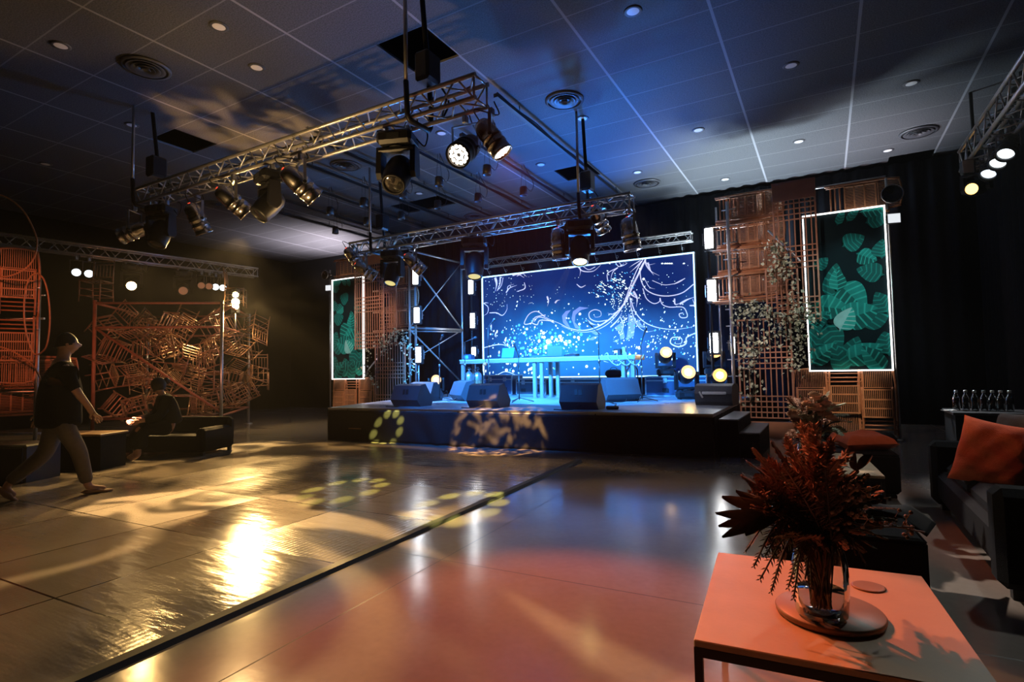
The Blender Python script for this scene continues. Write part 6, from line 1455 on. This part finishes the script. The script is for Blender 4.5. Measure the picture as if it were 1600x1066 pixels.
# blue wash over the stage
for x, P in ((-8.0, 3000), (-6.2, 4200), (-4.3, 4200), (-2.7, 1600)):
    spot('blue_wash', (x, 8.45, 3.3), (x * .9 - .4, 11.6, ST), BLUE, P, 75, .6, .1)
spot('blue_front_wash', (-5.2, 5.4, 4.2), (-5.4, 9.2, .8), (.02, .24, 1), 1400, 60, .7, .1)
spot('pale_wash', (-2.75, 8.5, 3.3), (-2.1, 9.3, ST), (.8, .8, 1), 420, 50, .6, .1); spot('pale_wash', (-8.6, 8.5, 3.3), (-8.3, 9.6, ST), (.8, .75, 1), 480, 50, .6, .1)
# up lights on the ceiling
spot('blue_uplight', (-4.6, 12.9, 1.6), (-4.0, 9.6, ZC), (.02, .19, 1), 3200, 70, .9, .3)
spot('blue_uplight', (-6.6, 12.6, 1.5), (-6.6, 10.0, ZC), (.25, .42, .9), 420, 90, .8, .3)
spot('white_uplight', (-1.9, 12.9, 2.4), (-1.2, 12.6, ZC), (.62, .78, .92), 2300, 110, .9, .3)
spot('white_uplight', (1.0, 13.0, 3.4), (.6, 12.8, ZC), (.9, .75, .85), 240, 110, .9, .3)
spot('white_uplight', (-14.2, 12.9, 3.6), (-14.4, 12.6, ZC), (.9, .8, .92), 1500, 120, .9, .3)
spot('grey_uplight', (-3.4, 9.0, 2.4), (-.8, 6.6, ZC), (.75, .78, .85), 120, 110, 1., .6)
spot('amber_beam', (-2.9, 11.5, 1.45), (-6.6, yF, 4.1), GOLD, 3000, 20, .8, .06)
spot('amber_beam', (-8.4, 9.6, 1.0), (-8.6, 6.0, ZC), (1, .55, .2), 3200, 24, .5, .06, lambda nt: gobo_leaves(nt, 9, .5, 6.0, .08))
# light on the towers
spot('tower_wash', (-2.5, 8.4, 3.5), (-.7, 11, 2.7), (1, .72, .62), 300, 58, .7, .08)
spot('tower_wash', (-9.0, 8.4, 3.5), (-10.8, 11, 2.6), (1, .68, .58), 280, 42, .7, .08)
spot('red_tower_fill', (-6.8, .6, 3.4), (TC.x, TC.y, 2.2), (1, .24, .10), 620, 26, .5, .06)  # added spot out of view, no fixture there, reddens the chair tower
spot('cage_red_light', (-9.2, 4.2, .6), (-12.0, 6.8, 1.6), (1, .38, .22), 260, 60, .6, .08)
q = at(368, 470, zc=12.85); spot('blinder_glow', q, (-12.3, 7.6, 1.0), (1, .68, .26), 260, 140, .7, .1)
spot('cage_gold_light', (-10.0, 9.2, 3.6), (-12.2, 8.2, 1.5), (1, .60, .28), 130, 70, .6, .08)
# red orange wash on the lounge, and added fill spots
spot('chair_fill', (.3, 8.4, 3.4), (.35, 11, .65), (1, .74, .5), 420, 17, .5, .04)  # added fill brightening the standing chairs on the right, no fixture here
spot('chair_fill', (-9.6, 8.4, 3.4), (-11.4, 11, .7), (1, .68, .5), 420, 17, .5, .04)  # same added fill for the left chairs
spot('cushion_fill', (1.1, 4.2, 4.3), (.3, 6.7, .5), (1, .55, .35), 120, 16, .5, .04)  # added only to brighten the flat cushion on the pouf
spot('truss_bounce_fill', (-5.4, 2.5, .35), (-5.6, yF + .1, 4.1), (1, .62, .24), 800, 62, .9, .1)  # added unseen spot standing in for gold bounce off the floor
spot('flower_fill', (-2.6, 6.4, 3.9), v2 + V((0, -.1, .55)), (1, .82, .68), 1300, 13, .5, .04)  # added to lift the farther bouquet out of the dark
spot('picture_light', (.9, 8.2, 3.6), (.5, 11, 2.5), (.6, .95, .95), 130, 40, .5, .05)
spot('picture_light', (-10.6, 8.2, 3.5), (-11.5, 11, 2.5), (.6, .95, .95), 110, 40, .5, .05)
spot('tower_wash', (-1.9, 7.4, 3.4), (-.95, 10.9, 1.0), (1, .74, .66), 330, 22, .6, .05)
spot('blue_back_wash', (-7.4, 8.75, 3.3), (-9.2, 14, 2.6), BLUE, 1800, 50, .8, .08)
spot('blue_back_wash', (-3.3, 8.75, 3.3), (-1.9, 14, 2.4), BLUE, 900, 30, .8, .08)
spot('blue_truss_light', (-4.6, 11.0, 1.3), (-4.2, 8.6, 3.8), (.05, .32, 1), 900, 62, .8, .08)
spot('blue_truss_light', (-7.6, 11.0, 1.3), (-8.3, 8.6, 3.7), (.05, .32, 1), 700, 50, .8, .08)
spot('red_wash', on_ft(768, 172, True) + V((.3, -.2, -.55)), (-.95, 2.0, 0), (1, .16, .06), 800, 48, .6, .05)
spot('orange_table_light', (-2.4, 3.4, 3.6), (-.15, 2.1, .45), (1, .24, .09), 420, 20, .2, .04)
spot('orange_sofa_light', (-.6, 6.2, 4.1), (1.3, 4.9, .3), (1, .22, .09), 150, 26, .5, .05)
spot('neutral_side_light', (1.9, 6.6, 4.0), (.55, 3.4, 0), (.85, .9, .85), 230, 70, .6, .08)
spot('bottle_light', (.4, 9.4, 3.4), (1.45, 7.5, .8), (.9, .95, 1), 700, 26, .5, .22)
spot('person_light', (-9.5, 1.2, 2.8), (-7.4, 3.0, .5), (1, .6, .3), 10, 40, .7, .08)

w = bpy.data.worlds.new('world'); bpy.context.scene.world = w; w.use_nodes = True
w.node_tree.nodes['Background'].inputs[0].default_value = (.02, .025, .04, 1); w.node_tree.nodes['Background'].inputs[1].default_value = .0
# thin stage haze hanging in the air of the whole hall
_vs = w.node_tree.nodes.new('ShaderNodeVolumeScatter'); _vs.inputs['Color'].default_value = (1, 1, 1, 1); _vs.inputs['Density'].default_value = .0007; _vs.inputs['Anisotropy'].default_value = .5
w.node_tree.links.new(_vs.outputs[0], w.node_tree.nodes['World Output'].inputs['Volume'])
s = bpy.context.scene
s.view_settings.view_transform = 'Standard'; s.view_settings.look = 'None'; s.view_settings.exposure = 0; s.view_settings.gamma = 1; s.view_settings.use_curve_mapping = False
s.cycles.use_denoising = True; s.cycles.max_bounces = 7; s.cycles.diffuse_bounces = 3; s.cycles.glossy_bounces = 4; s.cycles.transmission_bounces = 7; s.cycles.caustics_reflective = False; s.cycles.caustics_refractive = False
s.cycles.sample_clamp_indirect = 4; s.cycles.sample_clamp_direct = 0; s.cycles.use_light_tree = True
